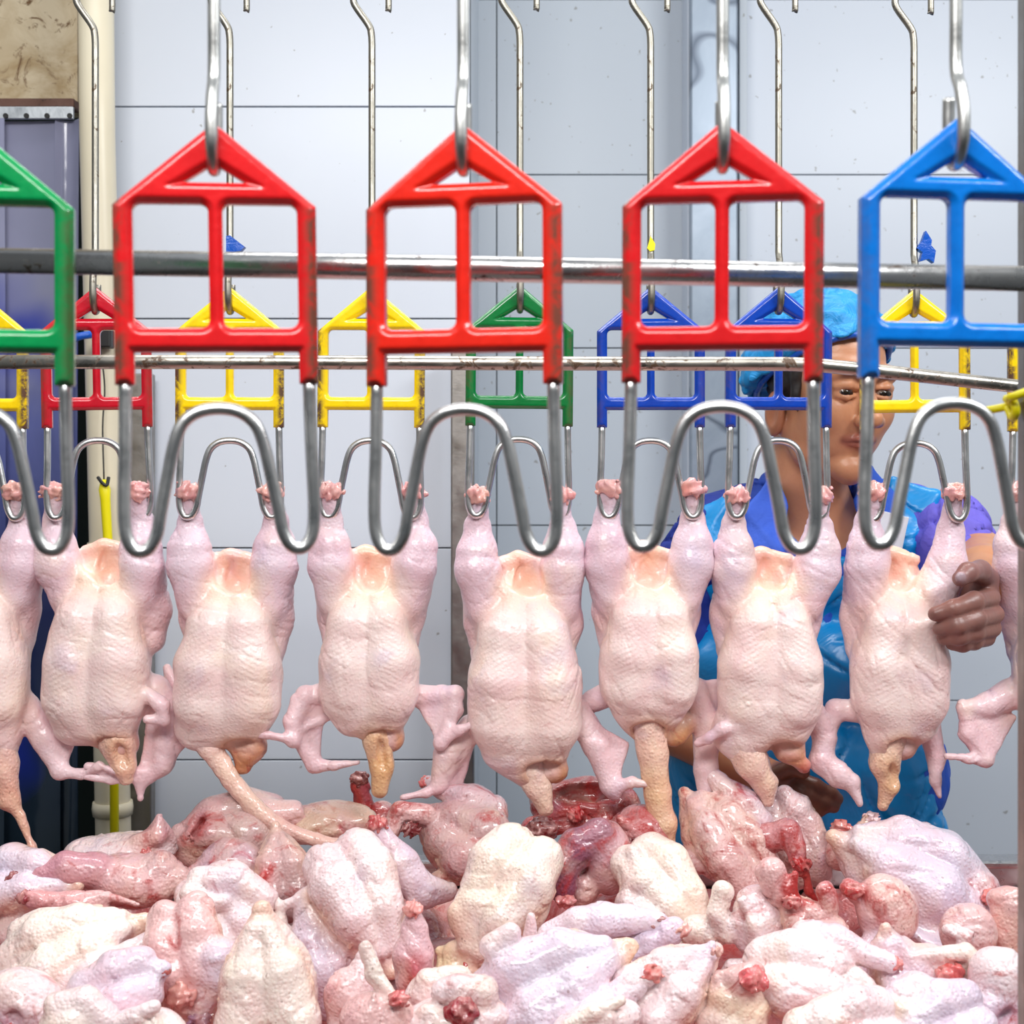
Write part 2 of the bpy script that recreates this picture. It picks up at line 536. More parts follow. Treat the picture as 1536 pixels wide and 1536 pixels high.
def beige():
    m, nt, b = new_mat('stained_beige_wall')
    c = mixc(nt, ramp(nt, noise(nt, 6, 5, .65, 1.0), [(.38, 0.0), (.66, 1.0)]), lin(206, 190, 160), lin(160, 134, 92))
    c = mixc(nt, ramp(nt, noise(nt, 14, 5, .72, 2.4), [(.56, 0.0), (.66, 1.0)]), c, lin(104, 72, 36))
    c = mixc(nt, ramp(nt, noise(nt, 3, 3, .6, .6), [(.5, 0.0), (.7, 1.0)]), c, lin(214, 204, 184))
    nt.links.new(c, b.inputs['Base Color']); b.inputs['Roughness'].default_value = .6
    return m
M_BEIGE = beige()
def pvc():
    m, nt, b = new_mat('blue_pvc_strip')
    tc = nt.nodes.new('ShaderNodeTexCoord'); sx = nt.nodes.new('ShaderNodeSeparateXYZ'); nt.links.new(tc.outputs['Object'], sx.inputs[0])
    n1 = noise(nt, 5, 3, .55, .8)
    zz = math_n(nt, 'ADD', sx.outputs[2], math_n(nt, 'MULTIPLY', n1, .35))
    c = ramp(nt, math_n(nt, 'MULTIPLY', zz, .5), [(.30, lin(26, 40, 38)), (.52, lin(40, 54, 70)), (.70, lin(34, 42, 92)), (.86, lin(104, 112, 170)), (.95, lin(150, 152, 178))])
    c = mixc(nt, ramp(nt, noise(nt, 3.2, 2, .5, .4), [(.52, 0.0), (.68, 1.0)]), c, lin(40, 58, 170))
    nt.links.new(c, b.inputs['Base Color']); b.inputs['Roughness'].default_value = .16
    b.inputs['Alpha'].default_value = .93
    bp = N(nt, 'ShaderNodeBump', i_Strength=.3, i_Distance=.02)
    nt.links.new(noise(nt, 7, 2, .5), bp.inputs['Height']); nt.links.new(bp.outputs[0], b.inputs['Normal'])
    return m
M_PVC = pvc()
def clad():
    m, nt, b = new_mat('painted_reflection_cladding')
    n1 = noise(nt, 5, 4, .6, 1.5)
    v = ramp(nt, math_n(nt, 'ABSOLUTE', math_n(nt, 'SUBTRACT', noise(nt, 1.6, 3, .5, 1.2), .5)), [(.0, 1.0), (.012, 0.0)])  # marbled reflections of the steel painted as veins
    c = mixc(nt, n1, lin(176, 186, 198), lin(120, 134, 150))
    c = mixc(nt, math_n(nt, 'MULTIPLY', v, .8), c, lin(70, 80, 96))
    nt.links.new(c, b.inputs['Base Color']); b.inputs['Metallic'].default_value = .45; b.inputs['Roughness'].default_value = .35
    return m
M_CLAD = clad()
M_PIPE = simple('cream_pipe', lin(226, 216, 190), .35, .1, 12)
M_YTUBE = simple('yellow_rubber', lin(250, 236, 0), .4, .05, 30)
M_BTAPE = simple('blue_tape', lin(10, 86, 190), .3, .2, 80, .4, 90)
M_BLACK = simple('black_rubber', lin(24, 22, 22), .5)
M_FLOOR = simple('wet_concrete', lin(70, 68, 64), .3, .3, 4)
M_UNSEEN_WALL = simple('unseen_wall_grey', lin(172, 176, 178), .5, .1, 3)  # for the added unseen walls that dim reflections and ambient light
M_DARK = simple('dark_green_room', lin(26, 40, 34), .7, .2, 3)
M_CARD = simple('white_card', lin(222, 226, 236), .3, .15, 60)
M_CLIP = simple('pale_blue_plastic', lin(150, 200, 236), .3, .05)

# ------------------------------------------------------------------ the setting
def zrow(py, D): return ZC + (HZ - py) / F * D
def xcol(px, D): return (px - 768.0) / F * D

fl = link('floor', box_mesh('floor', -3.0, 3.0, -2.4, 4.6, -.04, 0), M_FLOOR)
struct(link('wall_unseen_front', box_mesh('wall_unseen_front', -3.0, 3.0, -2.5, -2.4, 0, 3.4), M_UNSEEN_WALL), 'unseen grey wall added to darken the steel reflections')  # unseen walls added to block ambient light and darken reflections in the steel
struct(link('wall_unseen_side', box_mesh('wall_unseen_side', 3.0, 3.1, -2.4, 4.6, 0, 3.4), M_UNSEEN_WALL), 'unseen grey side wall added to cut the ambient light')
struct(link('wall_unseen_end', box_mesh('wall_unseen_end', -3.1, -3.0, -2.4, 4.6, 0, 3.4), M_UNSEEN_WALL), 'unseen grey end wall added to cut the ambient light'); struct(fl, 'wet grey concrete floor')

def panel_wall(name, x0, x1, D, rows, cols, mat, gap=.0026, label=None):
    w = link(name, box_mesh(name, x0, x1, D + .014, D + .06, 0, 3.4), M_JOINT); struct(w, label)
    xs = [x0] + cols + [x1]
    for r0, r1 in zip(rows[:-1], rows[1:]):
        for c0, c1 in zip(xs[:-1], xs[1:]):
            link('wall_panel', box_mesh('wall_panel', c0 + gap / 2, c1 - gap / 2, D, D + .0145, r0 + gap / 2, r1 - gap / 2, .0012), mat, w)
    return w
DL, DR = 2.6, 3.25
rowsL = [zrow(1140, DL)]
while rowsL[0] > .41: rowsL.insert(0, rowsL[0] - .4035)
rowsL.insert(0, 0.0)
for y in (822, 478, 160): rowsL.append(zrow(y, DL))
rowsL += [rowsL[-1] + .41, rowsL[-1] + .82, 3.4]
rowsR = [zrow(1051, DR)]
while rowsR[0] > .41: rowsR.insert(0, rowsR[0] - .4065)
rowsR.insert(0, 0.0)
for y in (788, 522, 262): rowsR.append(zrow(y, DR))
rowsR += [rowsR[-1] + .4065, rowsR[-1] + .813, 3.4]
XE = xcol(705, DL)
wl = panel_wall('wall_left', xcol(169, DL), XE, DL, rowsL, [], M_PANEL, label='white panelled wall jutting forward on the left')
side = link('wall_return', box_mesh('wall_return', XE - .02, XE, DL + .06, DR + .06, 0, 3.4), M_PANEL_SHADE); struct(side, 'narrow return of the left wall')
wr = panel_wall('wall_back', XE - .02, xcol(1112, DR), DR, rowsR, [xcol(745, DR)], M_PANEL_SHADE, label='white panelled wall behind the hanging birds, shade put into its colour')
wr2 = panel_wall('wall_right', xcol(1112, DR), 2.2, DR, rowsR, [1.35], M_PANEL, label='bright white panelled wall behind the worker')
# steel clad column and its trim
struct(link('trim_1', box_mesh('trim_1', xcol(1036, 3.12), xcol(1107, 3.12), 3.12, DR, 0, 3.4, .004), M_CLAD), 'steel clad column with reflections painted as grey veins')
struct(link('trim_2', box_mesh('trim_2', xcol(1030, 3.16), xcol(1037, 3.16), 3.15, DR, 0, 3.4, .002), M_PANEL), 'thin white edge trim beside the column')
struct(link('trim_3', box_mesh('trim_3', xcol(1109, 3.18), xcol(1121, 3.18), 3.18, DR, 0, 3.4, .002), M_PANEL_SHADE), 'pale corner trim between column and wall')
# doorway at the left with its strip curtain
struct(link('wall_door', box_mesh('wall_door', -2.2, xcol(116, DL), DL, DL + .12, zrow(152, DL), 3.4), M_BEIGE), 'stained beige wall above the doorway')
struct(link('wall_dark_room', box_mesh('wall_dark_room', -3.0, xcol(170, DL), 4.3, 4.4, 0, 3.4), M_DARK), 'dark green wall of the room behind the curtain')
cur = empty('strip_curtain', P(40, 165, DL - .01))
tag(cur, 'blue tinted plastic strip curtain hung in the doorway at the left edge', 'curtain')
def sub(parent, name, me, mat):
    o = link(name, me, mat); o.parent = parent
    o.matrix_parent_inverse = parent.matrix_basis.inverted() if False else o.matrix_parent_inverse
    o.location = -Vector(parent.location)
    return o
sub(cur, 'rusty_rail', box_mesh('rusty_rail', -1.6, xcol(116, DL), DL - .02, DL + .02, zrow(166, DL), zrow(151, DL), .004), M_RUST)
sub(cur, 'fixing_strip', box_mesh('fixing_strip', -1.6, xcol(117, DL), DL - .03, DL - .022, zrow(184, DL), zrow(166, DL), .001), metal('galvanised_strip', (.62, .65, .68), .4, .2))
for px in (-54, -23, 9, 40, 71, 105):
    c = P(px, 174, DL - .03)
    sub(cur, 'hole_disc', tube_mesh('hole_disc', [c + Vector((0, .002, 0)), c + Vector((0, -.003, 0))], .0048, 12), M_BLACK)  # black discs standing in for the dark holes of the strip
strips = [(-1.35, -1.12, .0), (-1.14, -.93, -.012), (xcol(-20, DL), xcol(98, DL), .0), (xcol(88, DL), xcol(126, DL), -.012)]
for x0, x1, dy in strips:
    nx, nz = 10, 24
    v = []; f = []
    for j in range(nz + 1):
        for i in range(nx + 1):
            u = i / nx; t = j / nz
            x = x0 + (x1 - x0) * u; z = zrow(184, DL) * (1 - t) + .05 * t
            y = DL - .012 + dy + .012 * math.sin(u * 3.1 + 1) + .008 * math.sin(t * 5 + u * 4 + x0 * 9)
            v.append((x, y, z))
    n0 = len(v); v += [(a, b + .003, c) for a, b, c in v]
    for j in range(nz):
        for i in range(nx):
            a = j * (nx + 1) + i
            q = (a, a + nx + 1, a + nx + 2, a + 1)
            f.append(q); f.append(tuple(n0 + k for k in reversed(q)))
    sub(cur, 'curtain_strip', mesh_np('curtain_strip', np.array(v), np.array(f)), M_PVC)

# cream pipe with a coupling, its cable and the yellow tube
pipe = link('drain_pipe', tube_mesh('drain_pipe', [P(143, -140, 2.5), P(146, 200, 2.5), P(158, 700, 2.5), P(170, 1250, 2.5), (xcol(178, 2.5), 2.5, 0.0)], .031, 24), M_PIPE)
tag(pipe, 'cream plastic pipe standing against the wall beside the strip curtain', 'pipe')
for y, xx in ((824, 161), (1212, 169)):
    c = P(xx, y, 2.5)
    link('coupling', tube_mesh('coupling', [c + Vector((0, 0, .012)), c, c - Vector((0, 0, .012))], [.0345, .036, .0345], 24), M_PIPE, pipe)
tag(link('cable', tube_mesh('cable', catmull([P(150, 520, 2.45), P(157, 580, 2.455), P(154, 640, 2.455), P(156, 722, 2.45)], 6), .0014, 6), M_BLACK), 'thin dark cable running down the cream pipe', 'cable')
ty = link('yellow_tube', tube_mesh('yellow_tube', [P(156, 720, 2.447), P(157, 735, 2.445), P(158, 748, 2.445), P(163, 830, 2.445), P(171, 1000, 2.445), P(172, 1400, 2.445)], [.006, .0105, .009, .008, .008, .008], 12), M_YTUBE)
tag(ty, 'bright yellow tube hanging in front of the cream pipe', 'tube')
link('wire_tie', tube_mesh('wire_tie', catmull([P(147, 716, 2.44), P(153, 724, 2.432), P(160, 728, 2.432), P(163, 716, 2.44)], 5), .003, 8), M_BLACK, ty)
bb = link('blue_band', tube_mesh('blue_band', catmull([P(94, 520, 2.42), P(115, 506, 2.41), P(135, 502, 2.42), P(150, 500, 2.45)], 5), .007, 8), M_BTAPE)
tag(bb, 'short blue strap sticking out from the cream pipe', 'strap')
link('clamp', box_mesh('clamp', xcol(140, 2.45), xcol(168, 2.45), 2.44, 2.47, zrow(522, 2.45), zrow(494, 2.45), .003), M_BLACK, bb)

# steel posts
def post(x0, x1, ytop, D, label, depth=.05):
    zt = zrow(ytop, D) if ytop is not None else 2.6
    o = link('steel_post', box_mesh('steel_post', 0, xcol(x1, D) - xcol(x0, D), 0, depth, 0, zt, .003), M_POST, None, (xcol(x0, D), D, 0))
    tag(o, label, 'post'); return o
post(676, 711, 522, 2.5, 'square steel post at the corner of the left wall, behind green shackle')
post(191, 227, 560, 2.55, 'dark steel post between cream pipe and left wall', .03)
post(1538, 1600, None, 1.13, 'brown-grey steel post cutting off the right edge', .02)

# horizontal bars between the two lines
ub = link('guard_bar', tube_mesh('guard_bar', [P(-120, 389, 1.09), P(1700, 421, 1.09)], .0099, 24), M_BAR)
tag(ub, 'thick stained steel bar running across behind the front shackles', 'bar')
lr = link('guide_rail', tube_mesh('guide_rail', [P(-160, 543, 1.62), P(300, 543, 1.62), P(768, 545, 1.62), P(1180, 546, 1.62)] + catmull([P(1230, 548, 1.622), P(1320, 557, 1.64), P(1420, 568, 1.66), P(1530, 580, 1.68), P(1640, 592, 1.7)], 5), .0082, 16), M_RAIL)
tag(lr, 'thin rust-spotted rail bending down at the right, before the back shackles', 'rail')
yt = link('yellow_tie', tube_mesh('yellow_tie', catmull([P(1478, 616, 1.16), P(1505, 611, 1.155), P(1516, 606, 1.148), P(1514, 598, 1.135), P(1522, 594, 1.125), P(1560, 580, 1.12)], 6), .0034, 10), M_YTUBE)
tag(yt, 'yellow rubber cord knotted round the right edge post', 'cord')
link('knot', tube_mesh('knot', catmull([P(1510, 598, 1.15), P(1520, 604, 1.135), P(1524, 616, 1.132), P(1519, 626, 1.14), P(1512, 612, 1.15)], 6), .0036, 10), M_YTUBE, yt)

# ------------------------------------------------------------------ shackles
def frame_sdf_mesh():
    vox = 1.35
    x = np.arange(-78, 78 + vox, vox); y = np.arange(-11.5, 11.5 + vox, vox); z = np.arange(-191, 4, vox)
    class FS(Shape):
        def eval(self, X):
            p = X[:, [0, 2]]
            px = np.abs(p[:, 0]); q = np.stack([px, p[:, 1]], 1)
            def seg(a, b, h):
                a = np.array(a, float); b = np.array(b, float); ba = b - a; pa = q - a
                t = np.clip(pa @ ba / (ba @ ba), 0, 1)
                return np.linalg.norm(pa - t[:, None] * ba, axis=1) - h
            def bx(x0, x1, z0, z1):
                dx = np.maximum(x0 - q[:, 0], q[:, 0] - x1); dz = np.maximum(z0 - q[:, 1], q[:, 1] - z1)
                return np.where((dx > 0) & (dz > 0), np.hypot(np.maximum(dx, 0), np.maximum(dz, 0)), np.maximum(dx, dz))
            def sm(a, b, k):
                h = np.clip(.5 + .5 * (b - a) / k, 0, 1)
                return b * (1 - h) + a * h - k * h * (1 - h)
            # house outline with two stubs, less a triangular eye and two windows
            nr = np.array([.83, 1.0]); nr /= np.linalg.norm(nr)
            d = np.maximum(q @ nr, np.maximum(q[:, 0] - 71.0, -163.0 - q[:, 1]))
            d = np.minimum(d, bx(57.4, 71.0, -186, -150))
            def rbox(x0, x1, z0, z1, r): return bx(x0 + r, x1 - r, z0 + r, z1 - r) - r
            win = rbox(5.0, 57.4, -146.0, -57.5, 6.0)
            n2 = np.array([.62, 1.0]); n2 /= np.linalg.norm(n2)
            eye = np.maximum((q - np.array([0, -31.5])) @ n2, -40.5 - q[:, 1]) - 2.2
            d = np.maximum(d, -win); d = np.maximum(d, -eye)
            ay = np.abs(X[:, 1])
            return np.maximum(np.maximum(d, ay - 8.5), (d + ay + 4.2 - 8.5) * .707)
        def bounds(self): return np.array([-76., -10, -188]), np.array([76., 10, 2])
    return FS().mesh('frame', vox, .001, (0, 0, 0), colour=False)
FRAME = frame_sdf_mesh()
def wire_path():
    half = [(64.2, -180), (65, -225), (66.5, -270), (65.5, -291), (61, -301.5), (55, -304), (49, -301), (44, -291), (41, -275), (36, -250), (31.5, -229), (25.5, -214), (14.5, -205.5), (0, -203)]
    pts = [(x, 0, z) for x, z in half] + [(-x, 0, z) for x, z in reversed(half[:-1])]
    return [Vector(p) * .001 for p in catmull(pts, 4)]
WIRE = tube_mesh('wire', wire_path(), .0046, 12)
WIRE.materials.append(M_WIRE)
# rod whose lower end is bent into a hook that the frame hangs on (apex of the frame = origin)
def rod_front():
    pts = [(0, 0, .30), (0, 0, .16), (0, 0, .075), (0, 0, .036), (0, -.008, .020), (0, -.0142, .002), (0, -.0138, -.016), (0, -.007, -.029), (0, .0, -.033), (0, .009, -.029), (0, .0138, -.016), (0, .0142, .004), (0, .0135, .018)]
    return tube_mesh('rod', [Vector(p) for p in pts[:2]] + catmull(pts[2:], 5), .0045, 12)
def rod_back():
    k = 1.0 / 1137
    pts = [(-28 * k, 0, .50), (-28 * k, 0, .385), (-26 * k, 0, .372), (-5 * k, 0, .345), (-1 * k, 0, .333), (0, 0, .32), (0, 0, .16), (0, 0, .045), (0, -.010, .022), (0, -.0145, .0), (0, -.0135, -.018), (0, -.007, -.029), (0, 0, -.033), (0, .009, -.029), (0, .0138, -.016), (0, .0142, .004)]
    body = [Vector(p) for p in pts[:2]] + catmull(pts[1:6], 4)[1:] + [Vector(pts[6])] + catmull(pts[7:], 5)
    return tube_mesh('rod', body, .0047, 10)
ROD_F, ROD_B = rod_front(), rod_back()
TIP = tube_mesh('hook_tip', catmull([(-28 / 1137, 0, .46), (-24 / 1137, .004, .50), (0, .006, .515), (20 / 1137, .004, .49), (24 / 1137, 0, .44), (25 / 1137, 0, .37), (24 / 1137, 0, .366)], 5), .0042, 10)
FR = {}
def frame_for(mat):
    if mat.name not in FR:
        me = FRAME.copy(); me.name = 'frame_' + mat.name; me.materials.append(mat); FR[mat.name] = me
    return FR[mat.name]
def shackle(px, py, D, mat, label, rlabel, front, yaw=0, roll=0):
    loc = P(px, py, D)
    s = empty('shackle', loc); s.rotation_euler = (0, math.radians(roll), math.radians(yaw))
    tag(s, label, 'shackle', 'front line of shackles' if front else 'back line of shackles')
    link('frame', frame_for(mat), None, s)
    link('wire_hook', WIRE, None, s)
    r = empty('hanger_rod', loc); r.rotation_euler = (0, 0, math.radians(yaw * .5))
    tag(r, rlabel, 'rod', 'front hanger rods' if front else 'back hanger rods')
    link('rod', ROD_F if front else ROD_B, M_ROD if front else M_OLDROD, r)
    if not front: link('hook_tip', TIP, M_OLDROD, r)
    return s, r
shackle(-42, 187, 1.0, M_GRN, 'green plastic shackle in front, cut off by the left edge', 'thick steel rod above the front green shackle', True, 8)
shackle(321, 186, 1.0, M_RED, 'large red shackle in front, first from the left', 'thick steel rod holding the first large red shackle', True, 9, -.9)
shackle(695, 187, 1.0, M_ORED, 'large orange-red shackle, middle of the three red front ones', 'thick steel rod holding the middle large red shackle', True, -10, -.2)
shackle(1084, 183, 1.0, M_RED, 'large red shackle in front, beside the blue one', 'thick steel rod holding the large red shackle beside the blue one', True, -9, .3)
shackle(1434, 178, 1.0, M_BLU, 'large bright blue shackle in front at the right edge', 'thick steel rod holding the large front blue shackle', True, 7, .3)
DB = 1.85
back = [(-38, 432, M_YEL, 'yellow back shackle cut off by the left edge', -2, 0),
        (143, 430, M_CRIM, 'small crimson shackle before the cream pipe, in the back line', 8, -1),
        (345, 430, M_YEL, 'dirty yellow shackle seen through the first large red shackle', 2, 0),
        (558, 430, M_YEL, 'yellow shackle left of the steel corner post', -3, .4),
        (780, 428, M_DGRN, 'small dark green shackle in the back line', 3, .4),
        (976, 430, M_DBLU, 'small dark blue shackle left of the column', -2, 0),
        (1168, 430, M_DBLU, 'small dark blue shackle in front of the worker\'s cap', 4, .2),
        (1371, 434, M_YEL, 'yellow shackle right of the worker\'s face', -6, -.3),
        (1594, 436, M_YEL, 'yellow shackle half hidden by the right edge post', -4, 0)]
for px, py, mt, lb, yw, rl in back:
    s, r = shackle(px, py, DB, mt, lb, 'thin weathered rod above the ' + lb, False, yw, rl)
# coloured tape left on some rods
def tape(px, py, D, pts, mat, label):
    o = link('tape_tag', None, None)
    bpy.data.objects.remove(o)
    v = [P(px + a, py + b, D - .006) for a, b in pts]
    n = len(v); vv = [tuple(q) for q in v] + [tuple(q + Vector((0, .011, 0))) for q in v]
    f = [tuple(reversed(range(n))), tuple(range(n, 2 * n))] + [(i, (i + 1) % n, n + (i + 1) % n, n + i) for i in range(n)]
    me = bpy.data.meshes.new('tape_tag'); me.from_pydata(vv, [], f); me.update()
    o = link('tape_tag', me, mat)
    tag(o, label, 'tape')
tape(345, 366, DB, [(-6, -12), (0, -13), (22, 4), (16, 10), (5, 12), (-6, 12)], M_BTAPE, 'scrap of blue tape on a rod behind the first large red shackle')
tape(1389, 372, DB, [(0, -26), (9, -12), (8, -4), (15, 4), (12, 22), (4, 16), (-9, 20), (-5, 6), (-14, 0), (-6, -10)], M_BTAPE, 'torn blue tape on a rod inside the large blue shackle')
tape(977, 366, DB, [(-6, 6), (-1, -12), (6, 0), (5, 9), (-2, 11)], M_YTUBE, 'scrap of yellow tape on a rod beside the large red shackle')

# ------------------------------------------------------------------ hanging chickens
C_BR = lin(243, 221, 215); C_LIL = lin(229, 205, 216); C_FAT = lin(242, 206, 180); C_PEACH = lin(243, 196, 168)
C_NECK = lin(236, 198, 172); C_OCH = lin(190, 126, 62); C_WING = lin(234, 204, 208); C_RAW = lin(190, 70, 68); C_PNK = lin(232, 150, 150)
def knuckle(parent, origin, c, r, s, seed, mat=M_FLESH, col=None, ang=0):
    k = Shape(seed, wob=((r * .10, r * .55), (r * .12, r * .9)))
    rng = random.Random(seed)
    col = col or lin(236, 168, 162)
    k.ell(c, (r * 1.0, r * .95, r * .78), ang, 3, col)
    for i in range(6):
        a = i / 6 * 6.28 + rng.random()
        k.ell((c[0] + math.cos(a) * r * .55, c[1] - r * .45 + math.sin(a * 1.7) * r * .2, c[2] + math.sin(a) * r * .38 + r * .1), (r * .36, r * .36, r * .22), rng.uniform(-30, 30), r * .38, tuple(x * rng.uniform(.75, 1.15) for x in col))
    me = k.mesh('leg_end', max(r / 6.5, 1.6), 1 / s, origin, soft=r * .2)
    return link('leg_end', me, mat, parent)

def V3(p): return (p[0], p[2] if len(p) > 2 else 0.0, -p[1])
def C4(pts): return [(p[0], p[2], -p[1], p[3]) for p in pts]

def hung(seed, lk, rk, top, bot, w, label, wings=(), tris=(), neck=None, ky=742, flap=(0, 0), legs=None, thigh=(1, 1), groove=6, open_dx=0, neckcol=C_NECK, extra_prims=None, vox=3.3):
    """px coordinates of the photograph at the depth of the back line: knuckles lk/rk, breast axis top -> bot, half width w"""
    s = F / DB
    S = Shape(seed, wob=((1.0, 85), (.45, 32)))
    S.crease(seed, 1.6, 60, 3)
    tx, ty = top; bx_, by = bot
    L = by - ty
    ax = (bx_ - tx) / L
    def A(t, sx, dy, r):                       # point on the body axis
        return (tx + (bx_ - tx) * t + sx, dy, -(ty + L * t), r)
    mid = (tx + bx_) / 2
    ia = math.degrees(math.atan(ax))
    # torso and back
    S.ell((tx + (bx_ - tx) * .45, 42, -(ty + L * .40)), (w * .88, 46, L * .72), ia, 12, C_BR)
    # tail and vent plate between the legs
    S.ell((tx, 44, -(ty - 18)), (w * .60, 20, 62), 0, 16, C_PEACH)
    S.chain([(tx - w * .42, 36, -(ty - 66), 9), (tx - w * .1, 38, -(ty - 72), 10), (tx + w * .42, 36, -(ty - 64), 9)], 14, C_PEACH)
    # breast lobes either side of the keel
    for q in (-1, 1):
        S.chain([A(-.06, q * 10, 6, 20), A(.20, q * w * .30, -8, w * .46), A(.55, q * w * .38, -12, w * .54), A(.88, q * w * .38, -4, w * .56), A(1.08, q * w * .30, 6, w * .46)], groove if q == 1 else 16, C_BR)
    S.ell(A(.66, 0, 10, 0)[:3], (w * .97, 50, L * .62), ia, 18, C_BR)
    if neck:
        n0, n1 = neck[0], neck[1]
        S.chain([A(1.0, 0, 10, w * .5), (n0[0], n0[2] + 4, -n0[1], n0[3] * 1.12), (n1[0] * .7 + n0[0] * .3, n1[2] + 3, -(n1[1] * .7 + n0[1] * .3), n1[3] * .96)], 22, C_BR)
    # legs: drumstick, thigh behind
    for i, (q, kx) in enumerate(((-1, lk), (1, rk))):
        hx = tx + q * w * .50
        if legs and legs[i]:
            pts = legs[i]
        else:
            kx2 = kx + q * 2
            pts = [(kx, ky - 2, 4, 14), (kx, ky + 18, 11, 13), (kx2, ky + 42, 20, 19), (kx2, ky + 78, 18, 31), (kx2 + (hx - kx2) * .08, ky + 108, 16, 34.5), (kx2 + (hx - kx2) * .6, ty + 0, 18, 29), (hx, ty + 44, 26, 24)]
        S.chain(C4(pts), 12, C_LIL)
        tq = thigh[i]
        if tq:
            p4 = pts[-3]
            S.chain(C4([(p4[0] + q * 2, p4[1] + 10, 36, 27), (hx + q * w * .18 * tq, ty + 26, 50, 30), (hx + q * w * .14 * tq, ty + 70, 52, 24)]), 16, C_WING)
        # skin fold from groin to flank
        S.chain(C4([(tx + q * w * .34, ty - 26, 4, 4.5), (tx + q * w * .48, ty + 12, -4, 5), (tx + q * w * .76, ty + 62, 4, 5)]), 12, C_FAT)
    # fat rim under the vent
    S.chain(C4([(tx - w * .42, ty - 36, 8, 5), (tx - w * .24, ty - 8, -2, 6), (tx + w * .05, ty - 2, -5, 6), (tx + w * .3, ty - 10, -2, 6), (tx + w * .45, ty - 38, 8, 5)]), 10, C_FAT)
    S.ell((tx + open_dx * .2, 8, -(ty - 36)), (w * .26, 24, 25), 0, 9, C_PEACH, 0, 'sub')
    S.ell((tx - 6, 22, -(ty - 52)), (w * .07, 12, 16), 12, 5, lin(226, 150, 120), 0, 'sub')
    # neck opening below the breast, beside the neck
    ox_ = bx_ + open_dx
    S.ell((ox_, -16, -(by + 52)), (w * .34, 34, 19), 8, 6, C_OCH, .15, 'sub')
    S.ell((ox_ + w * .1, 14, -(by + 50)), (w * .30, 24, 24), 10, 8, lin(222, 160, 140), .25)
    for pts in wings: S.chain(C4(pts), 9, C_WING)
    for a, b, c, th in tris: S.tri(V3(a), V3(b), V3(c), th, 7, C_WING)
    if extra_prims: extra_prims(S)
    org = (mid, 0, -776.0)
    def ext(pos):
        t = (-pos[:, 2] - ty) / L
        u = (pos[:, 0] - (tx + (bx_ - tx) * t)) / w
        au = np.abs(u)
        mk = np.exp(-((au - .5) / .26) ** 2) * np.clip((t + .02) * 6, 0, 1) * np.clip((1.1 - t) * 4, 0, 1) * (pos[:, 1] < 30)
        ph = (-pos[:, 2] - au * w * .55) * 2 * math.pi / 8.5
        return {'ridge': ph, 'tract': mk}
    me = S.mesh('chicken_carcass', vox, 1 / s, org, 7, True, ext)
    o = link('chicken_carcass', me, M_HANG, None, P(mid, 776, DB))
    tag(o, label, 'chicken', 'chickens hung on the back line')
    for i, kx in enumerate((lk, rk)):
        kk = legs[i][0] if legs and legs[i] else (kx, ky, 4, 15)
        knuckle(o, org, (kk[0], kk[2] - 1, -(kk[1] - 4)), 18, s, seed * 7 + i)
    if neck:
        Nk = Shape(seed + 50, wob=((.8, 34), (.3, 14)))
        Nk.chain(C4(neck[:2]), 8, tuple(.55 * a + .45 * b for a, b in zip(C_BR, neckcol)))
        Nk.chain(C4(neck[1:]), 8, neckcol)
        na, nb = neck[1], neck[2]
        if seed in (2, 4, 8): Nk.ell((na[0] * .5 + nb[0] * .5 + na[3] * .25, na[2] - na[3] * .95, -(na[1] * .5 + nb[1] * .5)), (na[3] * .34, na[3] * .55, abs(nb[1] - na[1]) * .42 + 6), math.degrees(math.atan2(nb[0] - na[0], nb[1] - na[1])) * -1, 9, lin(206, 146, 88), .2, 'sub')
        nm = Nk.mesh('neck', 2.6, 1 / s, org, 9)
        link('neck', nm, M_FLESH if neckcol == C_OCH else M_PILE, o)
    return o

hung(1, -100, 24, (-42, 892), (-38, 1075), 82, 'hung chicken cut off by the left edge of the photo',
     wings=[[(30, 1062, 22, 22), (62, 1110, 16, 20), (88, 1158, 8, 13)], [(86, 1158, 6, 10), (122, 1162, 2, 7), (150, 1148, -4, 6), (178, 1156, -8, 5)]],
     tris=[((30, 1070, 20), (88, 1158, 8), (110, 1100, 18), 5)],
     neck=[(-5, 1100, 5, 26), (4, 1150, 2, 22), (14, 1200, 0, 15), (30, 1222, 0, 7), (50, 1268, -6, 5), (74, 1318, -14, 4)], neckcol=lin(228, 172, 146))
hung(2, 80, 205, (152, 893), (140, 1068), 80, 'tilted hung chicken before the cream pipe, with a torn neck flap', open_dx=34, thigh=(.7, 1.6),
     wings=[[(222, 1040, 30, 26), (248, 1085, 30, 24), (236, 1150, 24, 18), (206, 1180, 16, 9), (207, 1200, 14, 5)], [(212, 1160, 12, 8), (170, 1158, 6, 7), (132, 1150, 0, 6)],
            [(226, 1040, -10, 10), (246, 1056, -14, 11), (250, 1078, -14, 9), (226, 1076, -18, 6)], [(208, 1170, 12, 8), (165, 1172, 4, 6), (128, 1164, 0, 5)]],
     tris=[((222, 1050, 26), (270, 1120, 30), (206, 1178, 16), 5)],
     neck=[(165, 1085, 10, 28), (176, 1115, 4, 26), (186, 1150, 2, 18), (190, 1168, 2, 11)])
